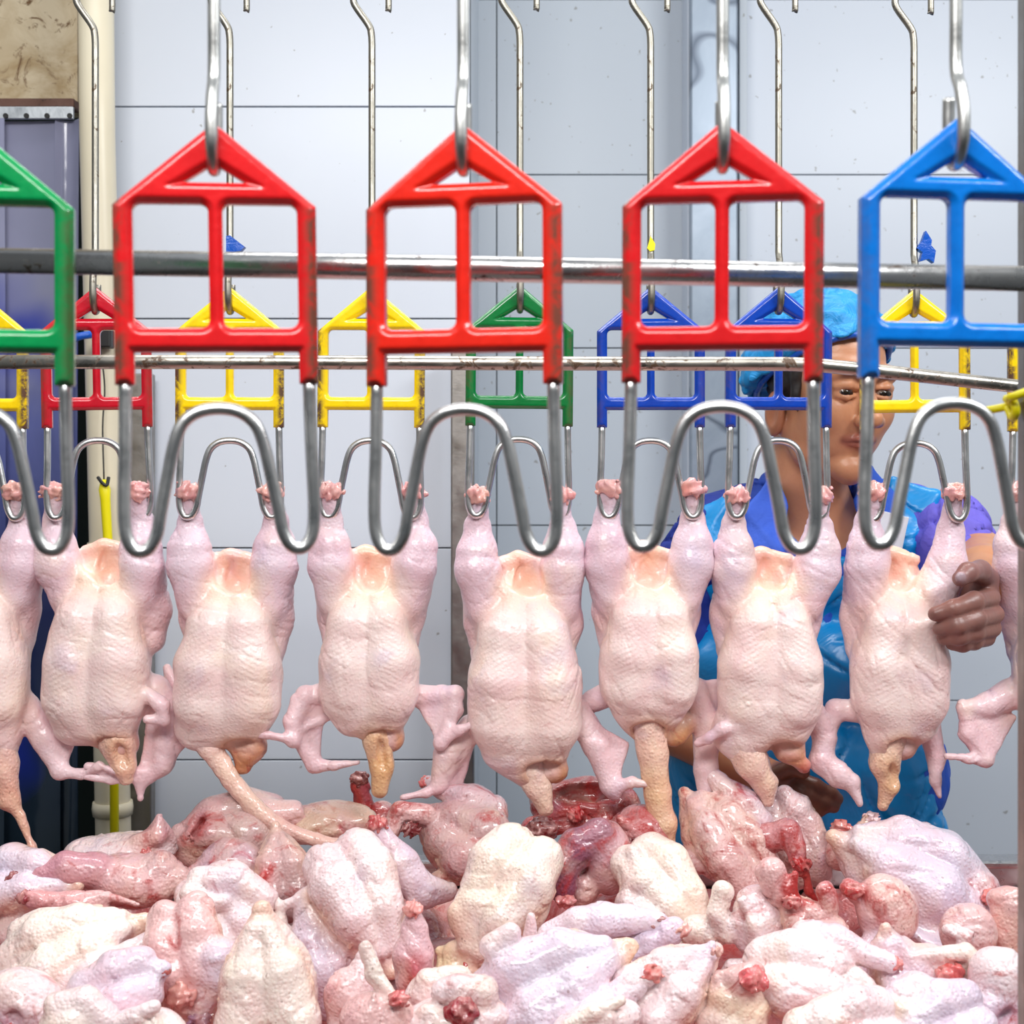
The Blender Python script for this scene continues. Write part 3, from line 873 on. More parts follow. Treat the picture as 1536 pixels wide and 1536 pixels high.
hung(3, 282, 408, (346, 908), (340, 1072), 82, 'hung chicken whose long neck skin drapes onto the heap',
     tris=[((262, 1050, 40), (236, 1010, 60), (250, 1120, 50), 6)], open_dx=26,
     neck=[(292, 1095, 10, 26), (316, 1122, 0, 17), (346, 1168, -4, 14), (380, 1205, -10, 14), (422, 1238, -16, 13), (480, 1256, -20, 9), (560, 1266, -24, 6)], neckcol=lin(238, 196, 180),
     extra_prims=lambda S: (S.chain(C4([(352, 1105, 12, 22), (366, 1135, 14, 18), (362, 1152, 14, 13)]), 8, C_OCH, .5)))
hung(4, 495, 621, (552, 903), (554, 1058), 76, 'hung chicken with both wings spread, above the dark red stump', open_dx=22,
     wings=[[(484, 1045, 30, 18), (455, 1046, 20, 15), (438, 1085, 8, 14), (440, 1112, 0, 11)], [(440, 1108, -4, 8), (405, 1102, -10, 6), (366, 1098, -14, 4)], [(448, 1108, 14, 14), (470, 1152, 14, 12), (500, 1150, 8, 8), (538, 1144, 4, 5)],
            [(626, 1048, 30, 18), (662, 1044, 18, 14), (682, 1042, 10, 12), (684, 1066, 4, 11), (662, 1112, -4, 10)], [(660, 1114, -4, 9), (690, 1092, -12, 8), (706, 1086, -14, 6)]],
     tris=[((484, 1050, 26), (440, 1050, 14), (470, 1150, 12), 6), ((626, 1055, 26), (684, 1044, 8), (660, 1115, -2), 5), ((466, 1090, 10), (440, 1100, 2), (495, 1080, 24), 5)],
     neck=[(560, 1078, 10, 24), (566, 1110, 4, 21), (572, 1150, 2, 18), (570, 1184, 0, 13)], neckcol=lin(230, 186, 140))
hung(5, 717, 843, (786, 912), (788, 1104), 88, 'broad hung chicken in the middle, before the steel corner post', ky=748,
     wings=[[(706, 1098, 26, 22), (676, 1130, 22, 24), (656, 1180, 14, 14)], [(664, 1178, 12, 10), (640, 1190, 6, 8), (604, 1196, 0, 4)],
            [(868, 1070, 26, 20), (896, 1120, 18, 22), (916, 1178, 8, 16), (922, 1192, 6, 10)], [(920, 1182, 2, 10), (948, 1172, -4, 8), (978, 1176, -8, 4)]],
     tris=[((706, 1100, 24), (656, 1180, 14), (690, 1180, 20), 6), ((868, 1080, 24), (920, 1190, 6), (938, 1120, 14), 6)],
     neck=[(792, 1150, 8, 26), (806, 1180, 4, 20), (818, 1212, 0, 13)], open_dx=30)
hung(6, 913, 1039, (974, 898), (974, 1046), 76, 'hung chicken with a long ochre neck, left of the worker', ky=738,
     wings=[[(1046, 1040, 40, 20), (1064, 1090, 40, 22), (1064, 1160, 36, 19), (1068, 1215, 32, 14), (1070, 1248, 30, 10)], [(908, 1050, 40, 20), (886, 1062, 44, 18)]],
     tris=[((1046, 1035, 44), (1084, 1030, 50), (1068, 1160, 38), 5)],
     neck=[(970, 1080, 10, 28), (980, 1130, 6, 22), (986, 1190, 2, 20), (994, 1236, -2, 21), (1002, 1262, -4, 11)], neckcol=lin(234, 190, 150),
     extra_prims=lambda S: S.chain(C4([(985, 1080, 24, 22), (1015, 1105, 26, 20), (1035, 1090, 30, 16)]), 8, C_OCH, .2))
hung(7, 1105, 1231, (1156, 905), (1156, 1076), 80, 'hung chicken directly in front of the worker\'s apron', ky=748,
     wings=[[(1110, 1082, -22, 9), (1080, 1088, -26, 10), (1062, 1104, -20, 9), (1046, 1112, -12, 7)], [(1228, 1075, 30, 20), (1244, 1112, 28, 17), (1238, 1146, 24, 19), (1262, 1166, 18, 19), (1280, 1176, 14, 12), (1292, 1208, 10, 4)]],
     tris=[((1228, 1080, 28), (1262, 1078, 30), (1240, 1150, 24), 6)],
     neck=[(1104, 1100, 6, 30), (1128, 1144, 4, 26), (1148, 1176, 2, 18), (1152, 1202, 0, 9)], open_dx=22,
     extra_prims=lambda S: S.chain(C4([(1190, 1132, 10, 15), (1208, 1150, 6, 11)]), 6, C_RAW, .3))
hung(8, 1308, 1432, (1352, 905), (1350, 1070), 74, 'hung chicken whose right leg the worker grips', ky=742,
     legs=[None, [(1432, 744, 4, 14), (1432, 766, 12, 14), (1432, 796, 18, 20), (1424, 848, 14, 30), (1404, 892, 12, 34), (1392, 930, 22, 28), (1386, 956, 28, 22)]],
     wings=[[(1402, 1090, 34, 18), (1414, 1140, 34, 14), (1412, 1178, 30, 8), (1418, 1202, 28, 4)], [(1290, 1072, 34, 18), (1262, 1070, 36, 16), (1250, 1100, 34, 15)]],
     neck=[(1334, 1108, 6, 27), (1328, 1146, 4, 22), (1334, 1178, 2, 15), (1324, 1208, 0, 8)], neckcol=lin(232, 190, 158))
hung(9, 1531, 1657, (1600, 905), (1596, 1060), 76, 'hung chicken hidden by the right edge post but for leg and wing',
     wings=[[(1524, 1046, 24, 24), (1486, 1060, 14, 20), (1456, 1062, 6, 12), (1446, 1060, 4, 10)], [(1448, 1062, 4, 11), (1452, 1100, 2, 13), (1478, 1140, 0, 10)], [(1478, 1140, -2, 9), (1450, 1136, -8, 7), (1416, 1132, -12, 5)]],
     tris=[((1446, 1062, 4), (1526, 1080, 20), (1480, 1140, 0), 6)])

# ------------------------------------------------------------------ sorting tray and the heap
TR = zrow(1297, 2.0)                      # rim height
tray = empty('sorting_tray', (0, 1.66, 0))
tag(tray, 'long stainless steel tray heaped with raw chicken', 'tray')
ZT = ZC - .72
def tp(name, *a, bev=.002, mat=M_TRAY):
    return sub(tray, name, box_mesh(name, *a, bev), mat)
tp('tray_floor', -.8, .8, 1.22, 2.0, ZT - .01, ZT)
tp('back_side', -.8, .8, 1.994, 2.0, ZT, TR)
tp('front_side', -.8, .8, 1.22, 1.226, ZT, ZT + .08)
tp('end_side', -.8, -.794, 1.226, 1.994, ZT, TR - .02)
tp('end_side', .794, .8, 1.226, 1.994, ZT, TR - .02)
tp('rim', -.8, .8, 1.99, 2.03, TR - .004, TR + .008, bev=.004)
for x in (-.7, .7):
    for y in (1.3, 1.92): tp('leg', x - .02, x + .02, y - .02, y + .02, 0, ZT - .01)

def Dp(y): return 1.95 - (y - 1190) * (.55 / 346.0)
# deep layer that nobody could count
gx, gy = np.meshgrid(np.linspace(-.79, .79, 130), np.linspace(1.23, 1.985, 66), indexing='ij')
rng = np.random.RandomState(5)
hh = np.zeros_like(gx)
for _ in range(260):
    cx, cy, r = rng.uniform(-1, 1), rng.uniform(1.2, 2.0), rng.uniform(.035, .075)
    hh = np.maximum(hh, np.sqrt(np.maximum(r * r - (gx - cx) ** 2 - (gy - cy) ** 2, 0)))
yy = 1190 + (1.95 - gy) * 346 / .55
surf = ZC + (HZ - yy) / F * gy
gz = np.maximum(surf - .175 + hh * .9, ZT + .004 + hh * .3)
gz = gz + np.clip((np.abs(gx) - .42 * gy) * 3, 0, 1) * (.035 + hh * .5) * (gy < 1.95)
gz = np.where((gy > 1.93), np.minimum(gz, TR - .03), gz)
n1, n2 = gx.shape
ii = np.arange(n1 * n2).reshape(n1, n2)
hm = mesh_np('heap', np.stack([gx, gy, gz], -1).reshape(-1, 3), np.stack([ii[:-1, :-1], ii[1:, :-1], ii[1:, 1:], ii[:-1, 1:]], -1).reshape(-1, 4))
hc = hm.attributes.new('Col', 'FLOAT_COLOR', 'POINT')
hc.data.foreach_set('color', np.tile(np.array([*lin(190, 112, 108), .5], dtype=np.float32), n1 * n2))
heap = link('raw_chicken_heap', hm, M_PILE)
tag(heap, 'lower layers of raw chicken packed deep in the tray', 'meat', kind='stuff')

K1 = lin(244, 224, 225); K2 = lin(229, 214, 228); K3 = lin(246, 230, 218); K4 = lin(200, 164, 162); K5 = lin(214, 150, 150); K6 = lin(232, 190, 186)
PURP = lin(132, 72, 96)
def anatomy(S, x, y, dy, sc, U, W, col, bl, legs='', wings='', drum=None, neck=True):
    """a whole carcass: breast along W, neck along U (image right, image down, away)"""
    U = np.array([U[0], U[2], -U[1]], float); U /= np.linalg.norm(U)
    W = np.array([W[0], W[2], -W[1]], float); W -= U * (W @ U); W /= np.linalg.norm(W)
    V = np.cross(W, U)
    c = np.array([x, dy, -y], float)
    def m(u, v, w, r=None):
        p = c + sc * (u * U + v * V + w * W)
        return tuple(p) if r is None else (*p, r * sc)
    S.ell(m(0, 0, -8), (98 * sc, 66 * sc, 50 * sc), k=6, col=col, al=bl, R=np.stack([U, V, W], 1))
    for q in (-1, 1):
        S.chain([m(-84, q * 10, 22, 15), m(-30, q * 22, 30, 33), m(30, q * 30, 26, 40), m(72, q * 26, 8, 36)], 5 if q == 1 else 10, col, bl)
    S.chain([m(-80, 0, -8, 30), m(-114, 0, 2, 13)], 12, C_FAT, bl)
    out = []
    dc = drum or tuple(.5 * a + .5 * b for a, b in zip(col, K2))
    for q, nm in ((-1, 'L'), (1, 'R')):
        if nm in legs:
            S.chain([m(-30, q * 52, -2, 34), m(8, q * 66, 14, 33)], 8, dc, bl)
            S.chain([m(8, q * 68, 18, 32), m(-30, q * 66, 26, 31), m(-84, q * 56, 30, 18), m(-116, q * 52, 30, 14)], 5, dc, bl)
            e = m(-122, q * 52, 30); out.append((e[0], -e[2], e[1], 14 * sc, lin(214, 110, 106)))
        if nm in wings:
            S.chain([m(68, q * 56, -4, 20), m(22, q * 84, -4, 18), m(78, q * 94, 4, 13), m(58, q * 100, 12, 9), m(16, q * 98, 14, 6)], 6, dc, bl)
        S.chain([m(-60, q * 44, 20, 4), m(-10, q * 58, 22, 4.5), m(40, q * 66, 10, 4)], 7, C_FAT, bl)
    if neck:
        S.chain([m(80, 0, 0, 30), m(112, 0, 4, 19)], 12, col, bl + .15)
        e = m(116, 0, 4); out.append((e[0], -e[2], e[1], 14 * sc, lin(196, 80, 78)))
    return out
def pile(label, c, prims, ends=(), dd=0.0, seed=None, vox=4.2, wob=1.0):
    """one carcass of the heap. prims in photograph pixels at the carcass's own depth:
       B x y dy a b depth angle colour blood | L [(x,y,dy,r)..] colour blood | T a b c thick colour | S x y dy a b depth angle colour (hollow)"""
    D = Dp(c[1]) + dd
    s = F / D
    seed = seed if seed is not None else int(c[0] * 3 + c[1] * 7)
    S = Shape(seed, wob=((1.7 * wob, 95), (.8 * wob, 36)))
    S.crease(seed, 3.0, 62, 4)
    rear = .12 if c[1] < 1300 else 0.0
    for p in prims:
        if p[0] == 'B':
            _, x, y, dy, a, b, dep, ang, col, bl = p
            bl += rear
            S.ell((x, dy, -y), (a, dep, b), ang, 6, col, bl)
        elif p[0] == 'C':
            ends = list(ends) + anatomy(S, *p[1:])
        elif p[0] == 'L':
            S.chain(C4(p[1]), 6, p[2], p[3] + rear)
        elif p[0] == 'T':
            S.tri(V3(p[1]), V3(p[2]), V3(p[3]), p[4], 6, p[5], .1)
        elif p[0] == 'S':
            _, x, y, dy, a, b, dep, ang, col = p
            S.ell((x, dy, -y), (a, dep, b), ang, 7, col, .6, 'sub')
    org = (c[0], 0, -c[1])
    o = link('chicken_carcass', S.mesh('chicken_carcass', vox, 1 / s, org, 6), M_PILE, None, P(c[0], c[1], D))
    tag(o, label, 'chicken', 'raw chickens heaped in the tray')
    for i, e in enumerate(ends):
        x, y, dy, r = e[:4]; col = e[4] if len(e) > 4 else lin(196, 66, 66)
        knuckle(o, org, (x, dy, -y), r, s, seed + 31 * i + 3, M_FLESH, col, e[5] if len(e) > 5 else 0)
    return o
RED = lin(186, 40, 44); DRED = lin(110, 22, 28); BONE = lin(238, 200, 196)
# --- rear row, in the shade of the hanging birds
pile('smooth pale carcass at the far left edge of the heap', (40, 1325), [('C', 40, 1330, 0, .8, (-.9, .1, .3), (.1, -.7, -.7), K2, 0, '', ''), ('L', [(85, 1370, -20, 30), (20, 1385, -20, 26)], K1, .1)])
pile('flat pale carcass lying below the cream pipe at the rear', (180, 1275), [('B', 178, 1280, 10, 86, 30, 48, -4, K1, .05), ('L', [(214, 1262, -14, 16), (240, 1250, -20, 12), (243, 1222, -16, 5)], K5, .2), ('T', (214, 1262, -10), (243, 1222, -14), (262, 1262, 0), 5, K4)], [(226, 1272, -26, 10, RED)])
pile('shiny carcass with a purple drumstick stump pointing left', (195, 1318), [('B', 200, 1322, 0, 74, 40, 48, 4, K6, .45), ('L', [(150, 1302, -18, 28), (110, 1295, -30, 24), (72, 1303, -36, 17), (44, 1307, -40, 15)], lin(196, 138, 150), .25), ('L', [(240, 1310, 0, 34), (265, 1320, 0, 24)], K4, .2), ('L', [(120, 1325, -10, 14), (104, 1334, -14, 16)], K5, .5)], [(40, 1307, -42, 15, lin(128, 40, 50))])
pile('small stump lying under the purple drumstick', (75, 1350), [('L', [(150, 1362, 4, 16), (104, 1352, -8, 17), (60, 1344, -14, 15), (46, 1340, -16, 13)], K5, .3), ('L', [(100, 1345, -4, 10), (160, 1345, 0, 7), (205, 1358, 4, 5)], K6, .3)], [(44, 1340, -18, 12, lin(150, 50, 58))])
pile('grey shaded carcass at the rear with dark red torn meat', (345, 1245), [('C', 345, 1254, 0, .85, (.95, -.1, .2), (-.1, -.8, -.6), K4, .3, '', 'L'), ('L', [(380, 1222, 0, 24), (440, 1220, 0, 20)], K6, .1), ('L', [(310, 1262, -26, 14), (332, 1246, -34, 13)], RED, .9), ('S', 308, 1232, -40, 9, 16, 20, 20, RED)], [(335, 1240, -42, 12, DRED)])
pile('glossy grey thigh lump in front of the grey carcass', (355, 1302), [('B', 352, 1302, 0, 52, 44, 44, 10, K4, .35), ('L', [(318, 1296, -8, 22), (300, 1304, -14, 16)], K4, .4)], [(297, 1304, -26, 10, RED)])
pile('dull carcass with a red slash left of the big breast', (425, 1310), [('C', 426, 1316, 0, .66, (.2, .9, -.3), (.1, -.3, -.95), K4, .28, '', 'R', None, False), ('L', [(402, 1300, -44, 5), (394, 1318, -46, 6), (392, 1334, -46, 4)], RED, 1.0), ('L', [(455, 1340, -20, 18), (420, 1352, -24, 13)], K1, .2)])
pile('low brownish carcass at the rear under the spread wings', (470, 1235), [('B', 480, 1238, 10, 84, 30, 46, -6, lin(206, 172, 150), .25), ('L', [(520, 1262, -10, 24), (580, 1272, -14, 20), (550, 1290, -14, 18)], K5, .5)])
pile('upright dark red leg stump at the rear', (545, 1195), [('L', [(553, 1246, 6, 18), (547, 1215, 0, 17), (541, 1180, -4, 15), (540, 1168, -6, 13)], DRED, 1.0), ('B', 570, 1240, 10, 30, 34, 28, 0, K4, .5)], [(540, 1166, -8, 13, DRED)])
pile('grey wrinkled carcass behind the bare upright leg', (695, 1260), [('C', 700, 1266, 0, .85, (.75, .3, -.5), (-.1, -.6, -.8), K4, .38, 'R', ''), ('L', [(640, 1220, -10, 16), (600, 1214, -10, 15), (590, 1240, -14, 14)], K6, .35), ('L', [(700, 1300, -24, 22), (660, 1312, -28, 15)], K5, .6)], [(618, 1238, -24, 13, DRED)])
pile('opened carcass with dark red ribs in the middle rear', (875, 1215), [('B', 880, 1212, 20, 84, 42, 46, 0, lin(200, 140, 136), .5), ('S', 880, 1190, -20, 60, 18, 30, 0, DRED), ('L', [(800, 1240, -10, 18), (850, 1236, -20, 9), (905, 1226, -24, 8), (916, 1214, -20, 6)], K5, .8), ('L', [(820, 1222, -14, 7), (870, 1206, -18, 6), (912, 1212, -18, 7)], lin(206, 110, 110), .7)], [(812, 1236, -34, 22, DRED), (860, 1212, -36, 13, RED)])
pile('torn dark carcass beside the long ochre neck', (955, 1255), [('B', 962, 1262, 10, 52, 52, 44, 0, lin(196, 130, 126), .55), ('L', [(930, 1226, -20, 10), (962, 1250, -24, 8), (972, 1282, -24, 6)], K5, .5), ('L', [(1000, 1280, -14, 18), (1060, 1296, -18, 14)], K6, .4)], [(940, 1256, -36, 14, DRED)])
pile('grey-pink carcass with a round red spot, rear right of centre', (1088, 1258), [('C', 1086, 1264, 0, .82, (.55, .65, -.4), (.2, -.5, -.85), K6, .4, 'R', ''), ('L', [(1056, 1230, -30, 7), (1062, 1262, -34, 7), (1072, 1288, -34, 5)], K1, .2), ('L', [(1100, 1290, -20, 36), (1140, 1300, -16, 28)], K6, .5)], [(1080, 1264, -50, 6, RED)])
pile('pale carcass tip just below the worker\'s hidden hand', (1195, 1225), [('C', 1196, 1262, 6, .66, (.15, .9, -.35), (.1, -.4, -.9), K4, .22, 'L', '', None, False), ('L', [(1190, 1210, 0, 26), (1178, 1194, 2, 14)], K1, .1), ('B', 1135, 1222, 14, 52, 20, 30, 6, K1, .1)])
pile('bloody leg stump pointing down in front of the worker', (1185, 1275), [('L', [(1150, 1262, 8, 24), (1180, 1250, -4, 20), (1190, 1268, -14, 15), (1194, 1284, -18, 14), (1198, 1300, -20, 11)], K5, .5), ('L', [(1205, 1290, -18, 7), (1210, 1330, -20, 6), (1226, 1352, -20, 5)], RED, 1.0)], [(1196, 1288, -24, 14, RED)])
pile('pale bare leg bone sticking up before the blue apron', (1285, 1245), [('L', [(1306, 1228, 0, 12), (1296, 1236, -1, 10), (1280, 1252, -2, 12), (1262, 1276, 0, 22)], lin(240, 206, 186), 0), ('B', 1268, 1272, -4, 26, 34, 26, 30, K6, .6)], [(1259, 1240, -10, 15, lin(206, 90, 84)), (1307, 1227, 0, 12, BONE)])
# --- big right-hand bird and neighbours
pile('large pale carcass lying across the right of the heap', (1365, 1310), [('C', 1366, 1314, 0, 1.1, (.9, .42, -.15), (.1, -.75, -.65), K2, .08, '', 'L'), ('L', [(1330, 1300, -30, 44), (1362, 1346, -44, 36), (1382, 1390, -52, 26), (1398, 1408, -54, 20)], K2, .2), ('L', [(1380, 1272, 20, 14), (1396, 1252, 24, 10), (1424, 1284, 22, 8)], K6, .2), ('T', (1376, 1272, 20), (1396, 1250, 24), (1426, 1284, 20), 5, K6), ('L', [(1330, 1256, 10, 18), (1350, 1258, 8, 16)], K6, .2), ('L', [(1460, 1330, -20, 32), (1478, 1366, -22, 22)], K6, .5)], [(1466, 1330, -52, 13, lin(214, 110, 106)), (1396, 1404, -72, 12, RED)])
pile('round bloody drumstick bending down to the left', (1325, 1375), [('B', 1330, 1366, 0, 46, 56, 48, -20, K6, .42), ('L', [(1318, 1408, -20, 30), (1300, 1424, -30, 25), (1276, 1444, -30, 22)], K2, .15), ('L', [(1285, 1340, 0, 16), (1272, 1330, -4, 14)], K5, .7)], [(1276, 1332, -16, 14, RED)])
pile('blood-streaked carcass left of the round bloody drumstick', (1212, 1392), [('C', 1214, 1398, 0, .64, (.6, .7, -.3), (0, -.5, -.85), K6, .55, '', '', None, False), ('L', [(1190, 1348, -4, 14), (1184, 1332, -6, 12), (1190, 1310, -6, 9)], RED, 1.0), ('L', [(1236, 1335, -10, 16), (1240, 1358, -14, 14)], K5, .6), ('L', [(1170, 1340, 4, 22), (1160, 1310, 8, 24)], K6, .4)], [(1183, 1346, -22, 13, RED)])
pile('carcass with a small folded wing near the right post', (1450, 1405), [('B', 1452, 1400, 0, 44, 46, 42, 20, K6, .3), ('L', [(1412, 1384, -34, 8), (1436, 1392, -42, 9), (1424, 1406, -44, 7)], K1, .2)], [])
pile('brownish stump against the right post', (1500, 1395), [('L', [(1520, 1360, 0, 30), (1504, 1400, -8, 24), (1504, 1424, -14, 20)], lin(222, 180, 166), .3), ('B', 1520, 1360, 10, 34, 24, 30, 20, K6, .2)], [(1504, 1428, -20, 17, lin(222, 160, 150))])
# --- middle band
pile('cream plump carcass on the left, speckled with brown', (112, 1428), [('C', 108, 1432, 0, 1.0, (-.88, .35, -.2), (-.1, -.7, -.7), K3, .05, 'R', ''), ('L', [(30, 1400, 10, 24), (60, 1385, 6, 20), (100, 1375, 0, 14)], K3, 0), ('L', [(80, 1470, -24, 30), (110, 1486, -28, 18)], K1, .1)], [])
pile('carcass with a folded white wing, above the bloodied one', (330, 1355), [('C', 335, 1386, 6, .85, (-.5, -.6, .5), (.1, -.5, -.85), K1, .2, '', '', None, False), ('L', [(300, 1320, -10, 16), (292, 1334, -26, 15), (322, 1346, -34, 13), (342, 1344, -34, 11)], K1, .1), ('L', [(346, 1344, -30, 7), (350, 1368, -34, 8), (352, 1384, -34, 6)], K1, .3), ('L', [(300, 1318, -4, 18), (350, 1322, 0, 26), (390, 1350, 4, 28)], K1, .1)], [])
pile('blood-smeared carcass with a round drumstick and cut neck', (290, 1450), [('C', 282, 1436, 0, .84, (-.25, -.85, .4), (-.1, -.4, -.9), K6, .33, '', '', None, False), ('L', [(334, 1428, -30, 33), (334, 1450, -36, 28), (318, 1486, -40, 15), (310, 1506, -40, 15)], K2, .05), ('L', [(228, 1426, -40, 8), (222, 1450, -44, 9), (234, 1470, -44, 8)], RED, 1.0), ('L', [(250, 1500, -20, 28), (290, 1520, -20, 24)], K6, .5)], [(224, 1474, -50, 22, lin(206, 80, 84), 20), (284, 1472, -52, 22, lin(226, 160, 150)), (310, 1510, -46, 16, lin(170, 130, 150))])
pile('big pale breast at the centre left, lying on its back', (535, 1352), [('C', 540, 1354, 0, .98, (-.45, -.75, .45), (.2, -.5, -.85), K1, .08, '', '', None, False), ('L', [(462, 1352, 4, 24), (470, 1400, -18, 30), (492, 1440, -26, 42), (506, 1480, -20, 40), (508, 1524, -6, 26)], K2, 0), ('L', [(414, 1350, -4, 7), (424, 1374, -14, 8), (434, 1392, -16, 8)], K3, .2), ('L', [(424, 1358, -10, 8), (448, 1346, -10, 7)], K1, .3)], [(440, 1404, -16, 12, lin(160, 60, 76))])
pile('bare leg rising to a red stump, behind the hanging drumstick', (610, 1300), [('L', [(566, 1238, 0, 15), (576, 1256, -2, 15), (598, 1292, -4, 28), (616, 1318, -4, 27), (636, 1336, -4, 24)], K2, .1), ('L', [(636, 1336, 0, 26), (672, 1338, 8, 16)], K1, .15), ('L', [(592, 1262, -20, 5), (610, 1310, -26, 6), (618, 1346, -24, 6)], K1, 0)], [(566, 1234, -4, 15, lin(190, 60, 62))], dd=-.02)
pile('drumstick hanging straight down with a red bruise stripe', (620, 1430), [('L', [(621, 1372, 0, 13), (621, 1392, 0, 20), (620, 1430, -4, 32), (622, 1466, -4, 31), (624, 1496, 2, 22)], lin(226, 186, 192), .12), ('L', [(624, 1436, -34, 3), (622, 1476, -36, 4)], RED, .9)], [(620, 1362, -6, 14, lin(226, 140, 136))], dd=.01)
pile('cream carcass with a brown cut and yellow skin flap', (745, 1355), [('C', 756, 1348, 0, 1.02, (.45, -.75, .4), (-.25, -.45, -.85), K3, .05, '', '', None, False), ('B', 696, 1372, -40, 20, 34, 22, -20, lin(214, 164, 146), 0), ('L', [(684, 1420, -30, 20), (680, 1446, -34, 26), (692, 1460, -36, 24)], lin(246, 222, 180), 0), ('L', [(712, 1400, -44, 12), (726, 1420, -44, 12), (750, 1418, -34, 12)], lin(244, 212, 176), .1), ('T', (662, 1420, -20), (716, 1416, -30), (676, 1472, -40), 9, lin(246, 222, 180))], [(706, 1428, -52, 9, RED)])
pile('carcass with a bruised purple leg curling over', (870, 1290), [('B', 908, 1286, 4, 40, 56, 44, -14, lin(214, 176, 176), .3), ('L', [(896, 1248, -14, 26), (866, 1264, -24, 28), (842, 1292, -32, 28), (842, 1316, -36, 25)], PURP, .3), ('B', 872, 1330, -10, 26, 30, 26, 0, lin(230, 190, 180), .5)], [(846, 1334, -50, 14, lin(220, 130, 130))], dd=-.03)
pile('round cream carcass right of the purple leg', (990, 1335), [('C', 996, 1340, 0, .84, (-.55, -.65, .45), (.2, -.5, -.85), K3, .08, 'R', '', None, False), ('L', [(950, 1280, -4, 12), (956, 1300, -20, 14)], K3, .2)], [])
pile('thick pale drumstick lying across with a dark cut end on the right', (915, 1385), [('L', [(826, 1408, 4, 20), (868, 1386, -6, 24), (904, 1378, -10, 27), (940, 1376, -8, 22), (972, 1378, -8, 17), (986, 1380, -8, 16)], K2, 0), ('L', [(826, 1408, 4, 18), (790, 1436, -14, 16), (766, 1432, -18, 14), (768, 1402, -14, 13)], K1, .1), ('T', (796, 1366, -24), (802, 1410, -24), (784, 1432, -22), 6, K1)], [(988, 1381, -8, 15, lin(120, 50, 60)), (768, 1410, -34, 9, RED)], dd=-.05)
pile('small stump beside the thick pale drumstick', (995, 1405), [('L', [(940, 1434, 10, 22), (975, 1416, 2, 18), (1004, 1398, -4, 17), (1014, 1390, -4, 15)], K2, .05)], [(1020, 1392, -6, 14, lin(232, 176, 170))], dd=-.03)
pile('carcass with a long folded wing hanging down, right of centre', (1115, 1385), [('B', 1140, 1388, 8, 42, 60, 46, -10, K1, .25), ('L', [(1086, 1340, 0, 18), (1076, 1370, -8, 16), (1090, 1396, -14, 14)], K3, .1), ('L', [(1112, 1346, -20, 13), (1126, 1376, -30, 13), (1134, 1412, -32, 13), (1126, 1438, -30, 12), (1092, 1440, -24, 8), (1080, 1454, -20, 6)], K1, .15), ('L', [(1100, 1380, -10, 18), (1116, 1410, -10, 12)], K2, .1), ('B', 1060, 1400, 14, 40, 24, 30, 0, K3, .1)], [])
# --- front row
pile('lilac carcass at the front left, under the speckled one', (160, 1495), [('C', 164, 1492, 0, .78, (.9, -.4, 0), (0, -.6, -.8), K2, .05, 'L', ''), ], [])
pile('pinkish thigh wedged between the big front breast and the bruised drumstick', (520, 1490), [('B', 528, 1500, 6, 44, 46, 40, -10, K6, .3), ('L', [(548, 1440, 12, 18), (540, 1480, 0, 24), (520, 1530, 0, 30)], K1, .15)], [], dd=.03)
pile('cream flank filling the gap below the yellow skin flap', (655, 1480), [('B', 655, 1494, 8, 50, 34, 40, 0, K1, .2), ('L', [(640, 1470, -4, 20), (690, 1470, -2, 22)], K3, .1)], [], dd=.03)
pile('stump with a purple cavity at the bottom left corner', (40, 1510), [('B', 30, 1492, 10, 60, 34, 44, 10, K1, .15), ('L', [(0, 1500, 0, 28), (36, 1512, -16, 28), (58, 1514, -14, 24)], K1, .3), ('S', 34, 1512, -44, 12, 14, 14, 0, lin(130, 60, 84)), ('B', 20, 1560, 0, 60, 34, 44, 0, K3, .1)], [(32, 1526, -44, 9, RED)])
pile('rounded pale carcass at the bottom edge, left', (112, 1535), [('B', 108, 1535, 0, 52, 44, 46, -30, K3, .05), ('L', [(90, 1505, -10, 22), (130, 1500, -6, 22), (160, 1530, -6, 26)], K1, .1)], [])
pile('wrinkled wing at the bottom edge below the blood-smeared carcass', (215, 1530), [('B', 222, 1548, 0, 62, 36, 44, 0, K1, .1), ('L', [(170, 1534, -24, 13), (212, 1514, -30, 12), (238, 1500, -26, 11)], K1, .2), ('L', [(180, 1546, -24, 12), (240, 1528, -26, 12)], K3, .1)], [])
pile('large smooth breast rising at the bottom, left of centre', (398, 1480), [('C', 402, 1496, 0, 1.12, (.12, .95, -.25), (.05, -.3, -.95), K3, .02, '', '', None, False), ], [])
pile('pink wing tip and neck at the bottom, beside a red stump', (575, 1510), [('B', 566, 1530, 0, 56, 44, 44, 0, lin(230, 182, 180), .15), ('L', [(560, 1540, -14, 18), (560, 1508, -24, 12), (564, 1482, -24, 5)], K6, .1), ('L', [(548, 1430, 20, 12), (560, 1464, 8, 14), (590, 1500, -4, 14)], K3, .3), ('L', [(590, 1520, -10, 22), (600, 1500, -18, 12)], K6, .3)], [(600, 1490, -24, 15, lin(206, 70, 76))])
pile('pale carcass with a dark red open neck at the bottom centre', (690, 1505), [('B', 680, 1530, 0, 84, 34, 48, -6, K1, .25), ('L', [(720, 1490, 0, 30), (690, 1484, -8, 26), (670, 1486, -6, 22)], K1, .3), ('L', [(640, 1512, -20, 13), (690, 1520, -24, 12)], K3, .1)], [(694, 1502, -36, 24, lin(150, 30, 44))])
pile('wide lilac breast with a groove, bottom right of centre', (830, 1475), [('C', 826, 1482, 0, 1.16, (-.88, .42, -.1), (-.2, -.55, -.8), K2, .02, 'R', '', None, False), ('L', [(740, 1420, -4, 22), (766, 1398, -6, 17)], K1, .1)], [])
